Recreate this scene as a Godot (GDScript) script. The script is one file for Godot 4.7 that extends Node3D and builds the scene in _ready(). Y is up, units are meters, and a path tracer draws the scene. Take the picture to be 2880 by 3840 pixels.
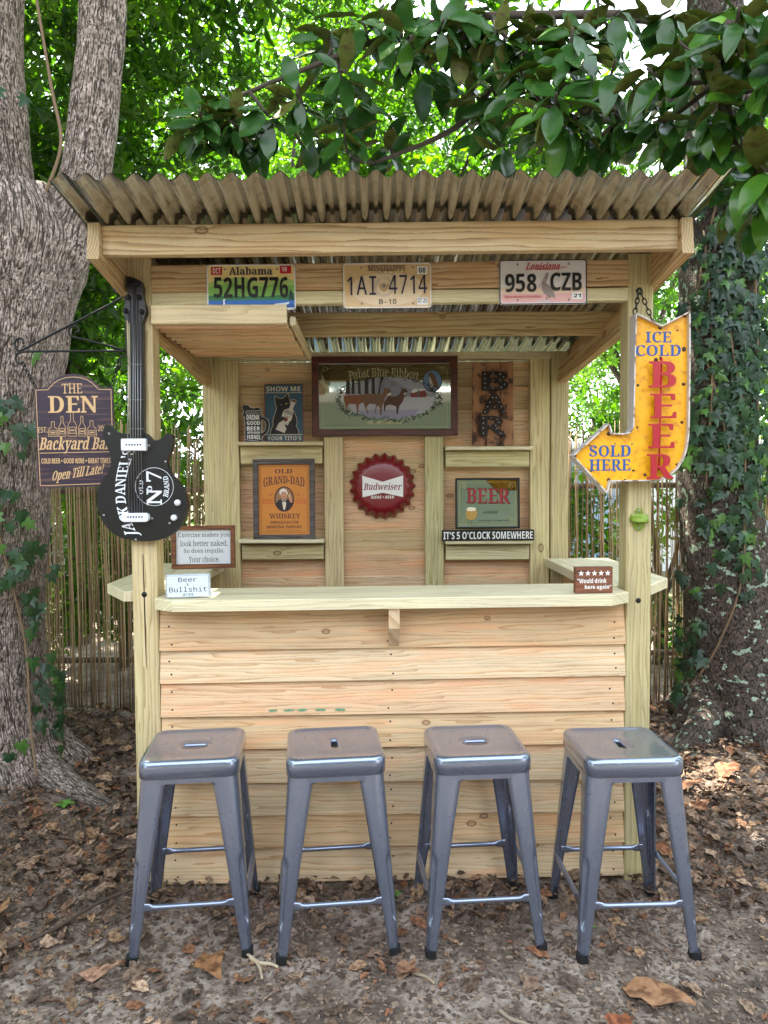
extends Node3D
# A small backyard bar of treated pine under old trees. Origin: ground, middle of the bar's front; x right, y up, z towards the camera.

var rng := RandomNumberGenerator.new()
var M := {}
var taken := {}
var glyph_cache := {}
var eye := Vector3(-0.066, 1.46, 2.62)
var look: Basis

func _ready():
	rng.seed = 20240611
	make_camera_and_light()
	make_materials()
	make_ground()
	make_bar()
	make_house_behind()
	make_fence()
	make_yard_beyond()
	make_left_tree()
	make_magnolia()
	make_background_trees()
	make_stools()
	make_plates()
	make_guitar()
	make_hanging_sign()
	make_arrow_sign()
	make_opener()
	make_back_wall_signs()
	make_block_signs()
	make_litter()

func make_camera_and_light():
	var cam := Camera3D.new()
	cam.name = "camera"
	add_child(cam)
	var yaw := deg_to_rad(0.84)
	var pitch := deg_to_rad(2.5)
	var roll := deg_to_rad(0.4)
	look = Basis(Vector3.UP, -yaw) * Basis(Vector3.RIGHT, -pitch) * Basis(Vector3(0, 0, 1), -roll)
	cam.transform = Transform3D(look, eye)
	cam.fov = 69.4
	cam.near = 0.05
	cam.far = 400.0
	cam.current = true
	var we := WorldEnvironment.new()
	we.name = "environment"
	var env := Environment.new()
	env.background_mode = Environment.BG_SKY
	var sm := ProceduralSkyMaterial.new()
	sm.sky_top_color = Color(0.74, 0.78, 0.84)
	sm.sky_horizon_color = Color(0.96, 0.97, 0.99)
	sm.sky_curve = 0.25
	sm.ground_bottom_color = Color(0.30, 0.29, 0.25)
	sm.ground_horizon_color = Color(0.55, 0.58, 0.52)
	var sky := Sky.new()
	sky.sky_material = sm
	env.sky = sky
	env.background_energy_multiplier = 0.8
	env.tonemap_mode = Environment.TONE_MAPPER_LINEAR
	env.tonemap_exposure = 8.4
	env.sdfgi_enabled = true
	env.ssao_enabled = true
	env.ssil_enabled = true
	we.environment = env
	add_child(we)
	var sun := DirectionalLight3D.new()
	sun.name = "sun"
	sun.light_energy = 1.6
	sun.light_angular_distance = 0.53
	sun.light_color = Color(1.0, 0.96, 0.88)
	sun.shadow_enabled = true
	add_child(sun)
	# high in the south, behind the bar and a little to its left
	sun.look_at_from_position(Vector3(-3.0, 9.2, -5.2), Vector3.ZERO, Vector3.UP)

# ---------------------------------------------------------------- helpers

func numbered(called: String) -> String:
	var k: int = taken.get(called, 0)
	taken[called] = k + 1
	return called if k == 0 else "%s_%03d" % [called, k]

func tag(o: Node, label: String, category: String, group := "", kind := ""):
	if label: o.set_meta("label", label)
	if category: o.set_meta("category", category)
	if group: o.set_meta("group", group)
	if kind: o.set_meta("kind", kind)

func thing(called: String, label: String, category: String, at := Vector3.ZERO, turn := 0.0, group := "") -> Node3D:
	var o := Node3D.new()
	o.name = numbered(called)
	add_child(o)
	o.position = at
	o.rotation.y = turn
	tag(o, label, category, group)
	return o

func node(called: String, parent: Node) -> Node3D:
	var o := Node3D.new()
	o.name = called
	parent.add_child(o, true)
	return o

func part(called: String, mesh: Mesh, mat: Material, parent: Node, xf := Transform3D.IDENTITY) -> MeshInstance3D:
	var o := MeshInstance3D.new()
	o.name = called
	o.mesh = mesh
	if mat: o.material_override = mat
	o.transform = xf
	parent.add_child(o, true)
	return o

func structure(called: String, mesh: Mesh, mat: Material) -> MeshInstance3D:
	var o := part(called, mesh, mat, self)
	o.set_meta("kind", "structure")
	return o

func many(called: String, mesh: Mesh, mat: Material, xfs: Array, cols: Array, parent: Node) -> MultiMeshInstance3D:
	var mm := MultiMesh.new()
	mm.transform_format = MultiMesh.TRANSFORM_3D
	mm.use_colors = cols.size() > 0
	mm.mesh = mesh
	mm.instance_count = xfs.size()
	for i in xfs.size():
		mm.set_instance_transform(i, xfs[i])
		if cols.size() > 0: mm.set_instance_color(i, cols[i])
	var o := MultiMeshInstance3D.new()
	o.name = called
	o.multimesh = mm
	o.material_override = mat
	parent.add_child(o, true)
	o.set_meta("kind", "stuff")
	return o

func lin(r: float, g: float, b: float) -> Color:
	return Color(r / 255.0, g / 255.0, b / 255.0).srgb_to_linear()

func rgb(r: float, g: float, b: float) -> Color:
	return Color(r / 255.0, g / 255.0, b / 255.0)

func plain(c: Color, rough := 0.6, metal := 0.0) -> StandardMaterial3D:
	var m := StandardMaterial3D.new()
	m.albedo_color = c
	m.roughness = rough
	m.metallic = metal
	return m

func st_new() -> SurfaceTool:
	var st := SurfaceTool.new()
	st.begin(Mesh.PRIMITIVE_TRIANGLES)
	st.set_uv(Vector2.ZERO)
	return st

func quad(st: SurfaceTool, a: Vector3, b: Vector3, c: Vector3, d: Vector3, ua := Vector2.ZERO, ub := Vector2.ZERO, uc := Vector2.ZERO, ud := Vector2.ZERO):
	st.set_uv(ua); st.add_vertex(a)
	st.set_uv(ub); st.add_vertex(b)
	st.set_uv(uc); st.add_vertex(c)
	st.set_uv(ua); st.add_vertex(a)
	st.set_uv(uc); st.add_vertex(c)
	st.set_uv(ud); st.add_vertex(d)

func done(st: SurfaceTool, mesh: ArrayMesh = null) -> ArrayMesh:
	st.generate_normals()
	return st.commit(mesh)

# A sawn board along x with eased edges: surface 0 the four long sides, surface 1 the two sawn ends.
func board_mesh(L: float, W: float, T: float, sides: Material, ends: Material, c := 0.003) -> ArrayMesh:
	var st := st_new()
	st.set_smooth_group(-1)
	var h := W / 2.0
	var t := T / 2.0
	var sec := [Vector2(-h + c, t), Vector2(h - c, t), Vector2(h, t - c), Vector2(h, -t + c), Vector2(h - c, -t), Vector2(-h + c, -t), Vector2(-h, -t + c), Vector2(-h, t - c)]
	var u0 := rng.randf() * maxf(0.0, 1.0 - L / 2.2)
	var flip := -1.0 if rng.randf() < 0.5 else 1.0
	var v_face := rng.randf() * maxf(0.02, 1.0 - W / 0.2)
	for i in 8:
		var a: Vector2 = sec[i]
		var b: Vector2 = sec[(i + 1) % 8]
		var wide := absf(a.x - b.x) > absf(a.y - b.y)
		var va := v_face + (a.x + h) / 0.2 if wide else 0.1 + v_face * 0.6 + (a.y + t) / 0.2
		var vb := v_face + (b.x + h) / 0.2 if wide else 0.1 + v_face * 0.6 + (b.y + t) / 0.2
		if a.y < 0 and wide: va += 0.37; vb += 0.37
		var ul := u0 if flip > 0 else u0 + L / 2.2
		var ur := u0 + L / 2.2 if flip > 0 else u0
		quad(st, Vector3(-L / 2, a.x, a.y), Vector3(-L / 2, b.x, b.y), Vector3(L / 2, b.x, b.y), Vector3(L / 2, a.x, a.y), Vector2(ul, va), Vector2(ul, vb), Vector2(ur, vb), Vector2(ur, va))
	var mesh := done(st)
	mesh.surface_set_material(0, sides)
	st = st_new()
	st.set_smooth_group(-1)
	var off := Vector2(rng.randf(), rng.randf())
	for e in [-1.0, 1.0]:
		for i in range(1, 7):
			var tri := [sec[0], sec[i], sec[i + 1]]
			if e > 0: tri = [sec[0], sec[i + 1], sec[i]]
			for p in tri:
				st.set_uv(off + Vector2(p.x, p.y) / 0.16)
				st.add_vertex(Vector3(e * L / 2, p.x, p.y))
	st.generate_normals()
	mesh = st.commit(mesh)
	mesh.surface_set_material(1, ends)
	return mesh

# A board whose middle line runs from a to b; W is measured along up, T across it.
func plank(called: String, a: Vector3, b: Vector3, W: float, T: float, wood: String, parent: Node, up := Vector3.UP, c := 0.003) -> MeshInstance3D:
	var x := (b - a).normalized()
	var z := x.cross(up).normalized()
	var y := z.cross(x)
	var k := rng.randi() % 3
	var mesh := board_mesh((b - a).length(), W, T, board_mat(wood, k), M[wood + "_end"], c)
	return part(called, mesh, null, parent, Transform3D(Basis(x, y, z), (a + b) / 2.0))

# Boards of one kind differ a little in colour from tree to tree.
func board_mat(wood: String, k: int) -> StandardMaterial3D:
	var t := rng.randi() % 5
	var key := "%s%d_%d" % [wood, k, t]
	if key not in M:
		var m: StandardMaterial3D = M[wood + str(k)].duplicate()
		m.albedo_color = [Color.WHITE, Color(1.0, 0.965, 0.92), Color(0.95, 0.95, 0.90), Color(1.0, 0.95, 0.93), Color(0.93, 0.90, 0.86)][t]
		M[key] = m
	return M[key]

func box_st(st: SurfaceTool, lo: Vector3, hi: Vector3):
	var p := []
	for k in 8: p.append(Vector3(hi.x if k & 1 else lo.x, hi.y if k & 2 else lo.y, hi.z if k & 4 else lo.z))
	for f in [[0, 2, 3, 1], [4, 5, 7, 6], [0, 1, 5, 4], [2, 6, 7, 3], [0, 4, 6, 2], [1, 3, 7, 5]]:
		quad(st, p[f[0]], p[f[1]], p[f[2]], p[f[3]], Vector2(0, 0), Vector2(0, 1), Vector2(1, 1), Vector2(1, 0))

func box(lo: Vector3, hi: Vector3, c := 0.0) -> ArrayMesh:
	var st := st_new()
	st.set_smooth_group(-1)
	if c <= 0.0:
		box_st(st, lo, hi)
	else:
		var poly := PackedVector2Array([Vector2(lo.x + c, lo.y), Vector2(hi.x - c, lo.y), Vector2(hi.x, lo.y + c), Vector2(hi.x, hi.y - c), Vector2(hi.x - c, hi.y), Vector2(lo.x + c, hi.y), Vector2(lo.x, hi.y - c), Vector2(lo.x, lo.y + c)])
		slab_st(st, poly, lo.z, hi.z, c)
	return done(st)

# An outline with thickness from z0 to z1 and an eased front edge.
func slab_st(st: SurfaceTool, poly: PackedVector2Array, z0: float, z1: float, ease_by := 0.0):
	if not Geometry2D.is_polygon_clockwise(poly):
		poly = poly.duplicate()
		poly.reverse()
	var inner := poly
	if ease_by > 0.0:
		var off := Geometry2D.offset_polygon(poly, -ease_by)
		if off.size() == 1 and off[0].size() == poly.size():
			inner = off[0]
			if not Geometry2D.is_polygon_clockwise(inner): inner.reverse()
			# line the two rings up
			var best := 0
			for k in inner.size():
				if inner[k].distance_to(poly[0]) < inner[best].distance_to(poly[0]): best = k
			var turned := PackedVector2Array()
			for k in inner.size(): turned.append(inner[(k + best) % inner.size()])
			inner = turned
		else:
			ease_by = 0.0
	var tri := Geometry2D.triangulate_polygon(inner)
	for k in range(0, tri.size(), 3):
		for q in [tri[k], tri[k + 1], tri[k + 2]]:
			st.set_uv(inner[q]); st.add_vertex(Vector3(inner[q].x, inner[q].y, z1))
	tri = Geometry2D.triangulate_polygon(poly)
	for k in range(0, tri.size(), 3):
		for q in [tri[k], tri[k + 2], tri[k + 1]]:
			st.set_uv(poly[q]); st.add_vertex(Vector3(poly[q].x, poly[q].y, z0))
	var n := poly.size()
	for k in n:
		var a := poly[k]
		var b := poly[(k + 1) % n]
		var zs := z1 - ease_by
		var down := Vector2(0, z0 - zs)
		quad(st, Vector3(a.x, a.y, zs), Vector3(a.x, a.y, z0), Vector3(b.x, b.y, z0), Vector3(b.x, b.y, zs), a, a + down, b + down, b)
		if ease_by > 0.0:
			var ia := inner[k]
			var ib := inner[(k + 1) % n]
			quad(st, Vector3(ia.x, ia.y, z1), Vector3(a.x, a.y, zs), Vector3(b.x, b.y, zs), Vector3(ib.x, ib.y, z1), ia, a, b, ib)

func slab(poly: PackedVector2Array, z0: float, z1: float, ease_by := 0.0) -> ArrayMesh:
	var st := st_new()
	st.set_smooth_group(-1)
	slab_st(st, poly, z0, z1, ease_by)
	return done(st)

# A band of given width that follows an outline (closed or open), as a thin raised strip.
func line_st(st: SurfaceTool, pts: Array, w: float, z0: float, z1: float, closed := false, col := Color.WHITE):
	var n := pts.size()
	var last := n if closed else n - 1
	for k in last:
		var a: Vector2 = pts[k]
		var b: Vector2 = pts[(k + 1) % n]
		if a.distance_to(b) < 1e-6: continue
		var d := (b - a).normalized() * w * 0.5
		var s := Vector2(-d.y, d.x)
		var q := [a - d * 0.6 - s, a - d * 0.6 + s, b + d * 0.6 + s, b + d * 0.6 - s]
		st.set_color(col)
		for t in [[0, 1, 2], [0, 2, 3]]:
			for i in t:
				st.set_uv(q[i]); st.add_vertex(Vector3(q[i].x, q[i].y, z1))
		if z1 - z0 > 0.0008:
			for i in 4:
				var e: Vector2 = q[i]
				var g: Vector2 = q[(i + 1) % 4]
				quad(st, Vector3(e.x, e.y, z1), Vector3(e.x, e.y, z0), Vector3(g.x, g.y, z0), Vector3(g.x, g.y, z1))

# Flat ink of one colour on a printed face.
func ink(st: SurfaceTool, pts, z: float, col: Color):
	var poly := PackedVector2Array(pts)
	if not Geometry2D.is_polygon_clockwise(poly): poly.reverse()
	var tri := Geometry2D.triangulate_polygon(poly)
	st.set_color(col)
	for k in range(0, tri.size(), 3):
		for q in [tri[k], tri[k + 1], tri[k + 2]]:
			st.set_uv(poly[q]); st.add_vertex(Vector3(poly[q].x, poly[q].y, z))

func oval(cx: float, cy: float, rx: float, ry: float, n := 28, from := 0.0, to := TAU) -> PackedVector2Array:
	var out := PackedVector2Array()
	var full := absf(to - from - TAU) < 1e-3
	for k in (n if full else n + 1):
		var a := from + (to - from) * k / n
		out.append(Vector2(cx + rx * cos(a), cy + ry * sin(a)))
	return out

func rect(x0: float, y0: float, x1: float, y1: float) -> PackedVector2Array:
	return PackedVector2Array([Vector2(x0, y0), Vector2(x1, y0), Vector2(x1, y1), Vector2(x0, y1)])

func round_rect(x0: float, y0: float, x1: float, y1: float, r: float, n := 5) -> PackedVector2Array:
	var out := PackedVector2Array()
	for q in [[x1 - r, y1 - r, 0.0], [x0 + r, y1 - r, PI / 2], [x0 + r, y0 + r, PI], [x1 - r, y0 + r, PI * 1.5]]:
		for k in n + 1:
			var a: float = q[2] + PI / 2 * k / n
			out.append(Vector2(q[0] + r * cos(a), q[1] + r * sin(a)))
	return out

func smooth(pts: Array, per := 4, closed := true) -> PackedVector2Array:
	var out := PackedVector2Array()
	var n := pts.size()
	for k in (n if closed else n - 1):
		var p0: Vector2 = pts[(k - 1 + n) % n] if closed or k > 0 else pts[0]
		var p1: Vector2 = pts[k]
		var p2: Vector2 = pts[(k + 1) % n]
		var p3: Vector2 = pts[(k + 2) % n] if closed or k + 2 < n else pts[n - 1]
		for i in per: out.append(p1.cubic_interpolate(p2, p0, p3, float(i) / per))
	if not closed: out.append(pts[n - 1])
	return out

func smooth3(pts: Array, per := 6, closed := false) -> Array:
	var out := []
	var n := pts.size()
	for k in (n if closed else n - 1):
		var p0: Vector3 = pts[(k - 1 + n) % n] if closed or k > 0 else pts[0]
		var p1: Vector3 = pts[k]
		var p2: Vector3 = pts[(k + 1) % n]
		var p3: Vector3 = pts[(k + 2) % n] if closed or k + 2 < n else pts[n - 1]
		for i in per: out.append(p1.cubic_interpolate(p2, p0, p3, float(i) / per))
	if not closed: out.append(pts[n - 1])
	return out

# A round bar along a path; radii is one number or a list as long as the path.
func tube_st(st: SurfaceTool, path: Array, radii, sides := 8, closed := false, cap := true):
	var n := path.size()
	var rings := []
	var ref := Vector3.UP
	var t0: Vector3 = (path[1] - path[0]).normalized()
	if absf(t0.dot(ref)) > 0.9: ref = Vector3.RIGHT
	var side := t0.cross(ref).normalized()
	for k in n:
		var a: Vector3 = path[(k - 1 + n) % n] if closed or k > 0 else path[0]
		var b: Vector3 = path[(k + 1) % n] if closed or k < n - 1 else path[n - 1]
		var t := (b - a).normalized()
		side = (side - t * side.dot(t)).normalized()
		var up := t.cross(side)
		var r: float = radii[k] if radii is Array else radii
		var ring := []
		for s in sides:
			var ang := TAU * s / sides
			ring.append(path[k] + (side * cos(ang) + up * sin(ang)) * r)
		rings.append(ring)
	var along := 0.0
	for k in (n if closed else n - 1):
		var seg: float = (path[(k + 1) % n] - path[k]).length()
		for s in sides:
			var s2 := (s + 1) % sides
			var r1: Array = rings[k]
			var r2: Array = rings[(k + 1) % n]
			quad(st, r1[s], r2[s], r2[s2], r1[s2], Vector2(float(s) / sides, along), Vector2(float(s) / sides, along + seg), Vector2(float(s + 1) / sides, along + seg), Vector2(float(s + 1) / sides, along))
		along += seg
	if cap and not closed:
		for s in range(1, sides - 1):
			for q in [rings[0][0], rings[0][s], rings[0][s + 1]]: st.add_vertex(q)
			for q in [rings[n - 1][0], rings[n - 1][s + 1], rings[n - 1][s]]: st.add_vertex(q)

func tube(path: Array, radii, sides := 8, closed := false) -> ArrayMesh:
	var st := st_new()
	st.set_smooth_group(0)
	tube_st(st, path, radii, sides, closed)
	return done(st)

func ball_st(st: SurfaceTool, at: Vector3, r: Vector3, n := 10):
	for i in n / 2:
		for j in n:
			var p := []
			for q in [[i, j], [i + 1, j], [i + 1, j + 1], [i, j + 1]]:
				var a: float = PI * q[0] / (n / 2)
				var b: float = TAU * q[1] / n
				p.append(at + Vector3(sin(a) * cos(b), cos(a), sin(a) * sin(b)) * r)
			if i > 0:
				for v in [p[0], p[2], p[3]]: st.add_vertex(v)
			if i < n / 2 - 1:
				for v in [p[0], p[1], p[2]]: st.add_vertex(v)

func ball(at: Vector3, r: Vector3, n := 10) -> ArrayMesh:
	var st := st_new()
	st.set_smooth_group(0)
	ball_st(st, at, r, n)
	return done(st)

# ---------------------------------------------------------------- lettering

func font_of(key: String) -> Font:
	if key in M: return M[key]
	var f := SystemFont.new()
	f.font_names = PackedStringArray(["Droid Serif" if key.begins_with("serif") else "Droid Sans Mono" if key.begins_with("mono") else "Droid Sans"])
	f.font_weight = 700 if key.ends_with("bold") else 400
	M[key] = f
	return f

func glyphs(txt: String, font: String) -> Array:
	var key := font + "|" + txt
	if key in glyph_cache: return glyph_cache[key]
	var tm := TextMesh.new()
	tm.font = font_of(font)
	tm.font_size = 48
	tm.pixel_size = 0.01
	tm.depth = 0.1
	tm.curve_step = 1.0
	tm.text = txt
	var arr := tm.get_mesh_arrays()
	var v: PackedVector3Array = arr[Mesh.ARRAY_VERTEX]
	var idx = arr[Mesh.ARRAY_INDEX]
	var out := PackedVector3Array()
	if idx != null and idx.size() > 0:
		for i in idx: out.append(v[i])
	else:
		out = v
	var lo := Vector2(1e9, 1e9)
	var hi := -lo
	for p in out:
		lo = lo.min(Vector2(p.x, p.y))
		hi = hi.max(Vector2(p.x, p.y))
	glyph_cache[key] = [out, lo, hi]
	return glyph_cache[key]

# A line of raised or printed letters in a box w x h round `at`, thick from at.z; warp bends it (a function from Vector2 to Vector2, in the box's own axes).
func letters_st(st: SurfaceTool, txt: String, w: float, h: float, at: Vector3, font: String, thick := 0.001, warp = null, turn := 0.0):
	var g := glyphs(txt, font)
	var lo: Vector2 = g[1]
	var hi: Vector2 = g[2]
	var mid := (lo + hi) / 2.0
	var k := Vector2(w / maxf(1e-6, hi.x - lo.x), h / maxf(1e-6, hi.y - lo.y))
	for p in g[0]:
		var q := Vector2((p.x - mid.x) * k.x, (p.y - mid.y) * k.y)
		if warp != null: q = warp.call(q)
		if turn != 0.0: q = q.rotated(turn)
		st.add_vertex(Vector3(at.x + q.x, at.y + q.y, at.z + (p.z + 0.05) * 10.0 * thick))

func lettering(txt: String, w: float, h: float, at: Vector3, mat: Material, font: String, parent: Node, thick := 0.001, warp = null, turn := 0.0, called := "lettering") -> MeshInstance3D:
	var st := st_new()
	st.set_smooth_group(-1)
	letters_st(st, txt, w, h, at, font, thick, warp, turn)
	return part(called, done(st), mat, parent)

func slant(by: float):
	return func(q: Vector2): return Vector2(q.x + q.y * by, q.y)

func arch(R: float):   # R > 0: the middle stands highest
	return func(q: Vector2):
		var a := q.x / R
		return Vector2(sin(a) * (R + q.y), cos(a) * (R + q.y) - R)

# ---------------------------------------------------------------- materials

func noise_bytes(w: int, h: int, freq: float, seed_: int, sx := 1, sy := 1, cell := false, oct := 3) -> PackedByteArray:
	var n := FastNoiseLite.new()
	n.seed = seed_
	n.frequency = freq
	n.fractal_octaves = oct
	if cell:
		n.noise_type = FastNoiseLite.TYPE_CELLULAR
		n.cellular_return_type = FastNoiseLite.RETURN_DISTANCE2_SUB
		n.fractal_type = FastNoiseLite.FRACTAL_NONE
	var im := n.get_seamless_image(maxi(8, w / sx), maxi(8, h / sy)) if not cell else n.get_seamless_image(maxi(8, w / sx), maxi(8, h / sy))
	if sx > 1 or sy > 1: im.resize(w, h, Image.INTERPOLATE_CUBIC)
	im.convert(Image.FORMAT_L8)
	return im.get_data()

func tex_rgb(data: PackedByteArray, w: int, h: int) -> ImageTexture:
	return ImageTexture.create_from_image(Image.create_from_data(w, h, false, Image.FORMAT_RGB8, data))

func tex_l(data: PackedByteArray, w: int, h: int) -> ImageTexture:
	return ImageTexture.create_from_image(Image.create_from_data(w, h, false, Image.FORMAT_L8, data))

# Flat-sawn pine: growth rings cut by the board's face, knots that push the rings aside, fine fibre. 2.2 m x 0.2 m.
func wood(key: String, early: Color, late: Color, heart: Color, seed_: int, knots: int, rings := 190.0, strength := 0.8):
	var W := 1024
	var H := 160
	for variant in 3:
		var r := RandomNumberGenerator.new()
		r.seed = seed_ * 31 + variant
		var fibre := noise_bytes(W, H, 0.09, seed_ + variant, 16, 1)
		var warp := noise_bytes(W, H, 0.03, seed_ + 50 + variant, 8, 1)
		var blot := noise_bytes(W, H, 0.012, seed_ + 90 + variant, 3, 1)
		var streak := noise_bytes(W, H, 0.05, seed_ + 130 + variant, 40, 1)
		var d0 := r.randf_range(0.004, 0.03)
		var slope := r.randf_range(-0.02, 0.02)
		var vc0 := r.randf_range(0.03, 0.16)
		var ph := r.randf() * TAU
		var kn := []
		for k in knots: kn.append([r.randf_range(0.05, 2.1), r.randf_range(0.015, 0.185), r.randf_range(0.006, 0.013)])
		var out := PackedByteArray()
		out.resize(W * H * 3)
		for x in W:
			var u := 2.2 * x / W
			var dep := d0 + slope * u + 0.012 * sin(u * 2.3 + ph) + 0.004 * sin(u * 7.1 + ph * 2.0)
			var vc := vc0 + 0.012 * sin(u * 1.7 + ph * 3.0)
			var dd := dep * dep
			var near := []
			for k in kn:
				if absf(k[0] - u) < 0.16: near.append(k)
			for y in H:
				var i := y * W + x
				var v := 0.2 * y / H
				var rr := sqrt((v - vc) * (v - vc) + dd) + (warp[i] - 128) * 0.00008
				var dark := 0.0
				for k in near:
					var du: float = (u - k[0]) * 0.6
					var dv: float = v - k[1]
					var q: float = sqrt(du * du + dv * dv) / k[2]
					if q < 4.5:
						rr += 0.006 * exp(-q * q * 0.22) * (1.0 if dv > 0 else -1.0)
						if q < 1.25:
							dark = maxf(dark, smoothstep(1.25, 1.0, q) * (0.35 + 0.65 * smoothstep(0.55, 0.95, q)) * (0.75 + 0.25 * sin(q * 16.0)))
				var s := fposmod(rr * rings, 1.0)
				var f := (fibre[i] - 128) / 128.0
				var b := (blot[i] - 128) / 128.0
				var sk := (streak[i] - 128) / 128.0
				var lt := clampf(s * s * s * strength + f * 0.22 + sk * 0.30, 0.0, 1.0)
				var hz := clampf(b * 1.6 - 0.25, 0.0, 0.75)
				var cr := early.r + (heart.r - early.r) * hz
				var cg := early.g + (heart.g - early.g) * hz
				var cb := early.b + (heart.b - early.b) * hz
				cr += (late.r - cr) * lt
				cg += (late.g - cg) * lt
				cb += (late.b - cb) * lt
				if dark > 0.0:
					cr += (0.33 - cr) * dark * 0.8
					cg += (0.20 - cg) * dark * 0.8
					cb += (0.11 - cb) * dark * 0.8
				var tone := 1.0 + f * 0.06 + b * 0.06 + sk * 0.07
				out[i * 3] = clampi(int(cr * tone * 255.0), 0, 255)
				out[i * 3 + 1] = clampi(int(cg * tone * 255.0), 0, 255)
				out[i * 3 + 2] = clampi(int(cb * tone * 255.0), 0, 255)
		var m := plain(Color.WHITE, 0.62)
		m.albedo_texture = tex_rgb(out, W, H)
		M[key + str(variant)] = m
	# sawn end: curved rings
	var N := 96
	var e := PackedByteArray()
	e.resize(N * N * 3)
	for y in N:
		for x in N:
			var s := fposmod(sqrt(pow(x - 40.0, 2) + pow(y + 70.0, 2)) * 0.19, 1.0)
			var c := early.lerp(late, s * s * 0.9) * 0.93
			e[(y * N + x) * 3] = int(c.r * 255)
			e[(y * N + x) * 3 + 1] = int(c.g * 255)
			e[(y * N + x) * 3 + 2] = int(c.b * 255)
	var me := plain(Color.WHITE, 0.75)
	me.albedo_texture = tex_rgb(e, N, N)
	M[key + "_end"] = me

# Mottled colour from two noises between three tones, with relief.
func mottled(w: int, h: int, c0: Color, c1: Color, c2: Color, seed_: int, f1: float, f2: float, sx := 1, sy := 1) -> ImageTexture:
	var a := noise_bytes(w, h, f1, seed_, sx, sy)
	var b := noise_bytes(w, h, f2, seed_ + 7, sx, sy)
	var out := PackedByteArray()
	out.resize(w * h * 3)
	for i in w * h:
		var c := c0.lerp(c1, a[i] / 255.0).lerp(c2, clampf((b[i] - 140) / 70.0, 0.0, 1.0))
		out[i * 3] = int(c.r * 255)
		out[i * 3 + 1] = int(c.g * 255)
		out[i * 3 + 2] = int(c.b * 255)
	return tex_rgb(out, w, h)

func bark(key: String, plate: Color, plate2: Color, crack: Color, seed_: int, freq: float, stretch: int, sharp: float, lichen := Color(0, 0, 0, 0)):
	var W := 512
	var H := 1024
	var furrow := noise_bytes(W, H, freq, seed_, 1, stretch, false, 2)
	var furrow2 := noise_bytes(W, H, freq * 1.7, seed_ + 21, 1, stretch, false, 2)
	var cross := noise_bytes(W, H, freq * 0.9, seed_ + 31, 2, 1, false, 2)
	var fine := noise_bytes(W, H, 0.11, seed_ + 3, 1, 3)
	var big := noise_bytes(W, H, 0.012, seed_ + 5)
	var spots := noise_bytes(W, H, 0.016, seed_ + 11)
	var ht := PackedByteArray()
	ht.resize(W * H)
	var out := PackedByteArray()
	out.resize(W * H * 3)
	for i in W * H:
		var wob := (fine[i] - 128) / 1900.0
		var k := smoothstep(0.0, sharp, absf(furrow[i] - 128) / 128.0 + wob) * lerpf(0.45, 1.0, smoothstep(0.0, sharp * 0.9, absf(furrow2[i] - 128) / 128.0 + wob)) * lerpf(0.5, 1.0, smoothstep(0.0, sharp * 0.5, absf(cross[i] - 128) / 128.0 + wob))
		var c := crack.lerp(plate.lerp(plate2, clampf((big[i] - 80) / 110.0, 0.0, 1.0)), k)
		c *= 1.0 + (fine[i] - 128) / 420.0
		if lichen.a > 0.0:
			var l := smoothstep(181.0, 187.0, spots[i] * 0.88 + fine[i] * 0.16)
			c = c.lerp(lichen, l)
		ht[i] = clampi(int(k * 205 + (fine[i] - 128) * 0.22 + 22), 0, 255)
		out[i * 3] = clampi(int(c.r * 255), 0, 255)
		out[i * 3 + 1] = clampi(int(c.g * 255), 0, 255)
		out[i * 3 + 2] = clampi(int(c.b * 255), 0, 255)
	var m := plain(Color.WHITE, 0.9)
	m.albedo_texture = tex_rgb(out, W, H)
	m.heightmap_enabled = true
	m.heightmap_texture = tex_l(ht, W, H)
	m.heightmap_scale = 1.6
	M[key] = m
	M[key + "_relief"] = ht

func leaf_mat(key: String, tint: Color, rough: float, glow: Color):
	var m := plain(tint, rough)
	m.vertex_color_use_as_albedo = true
	m.cull_mode = BaseMaterial3D.CULL_DISABLED
	m.backlight_enabled = true
	m.backlight = glow
	M[key] = m

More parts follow.
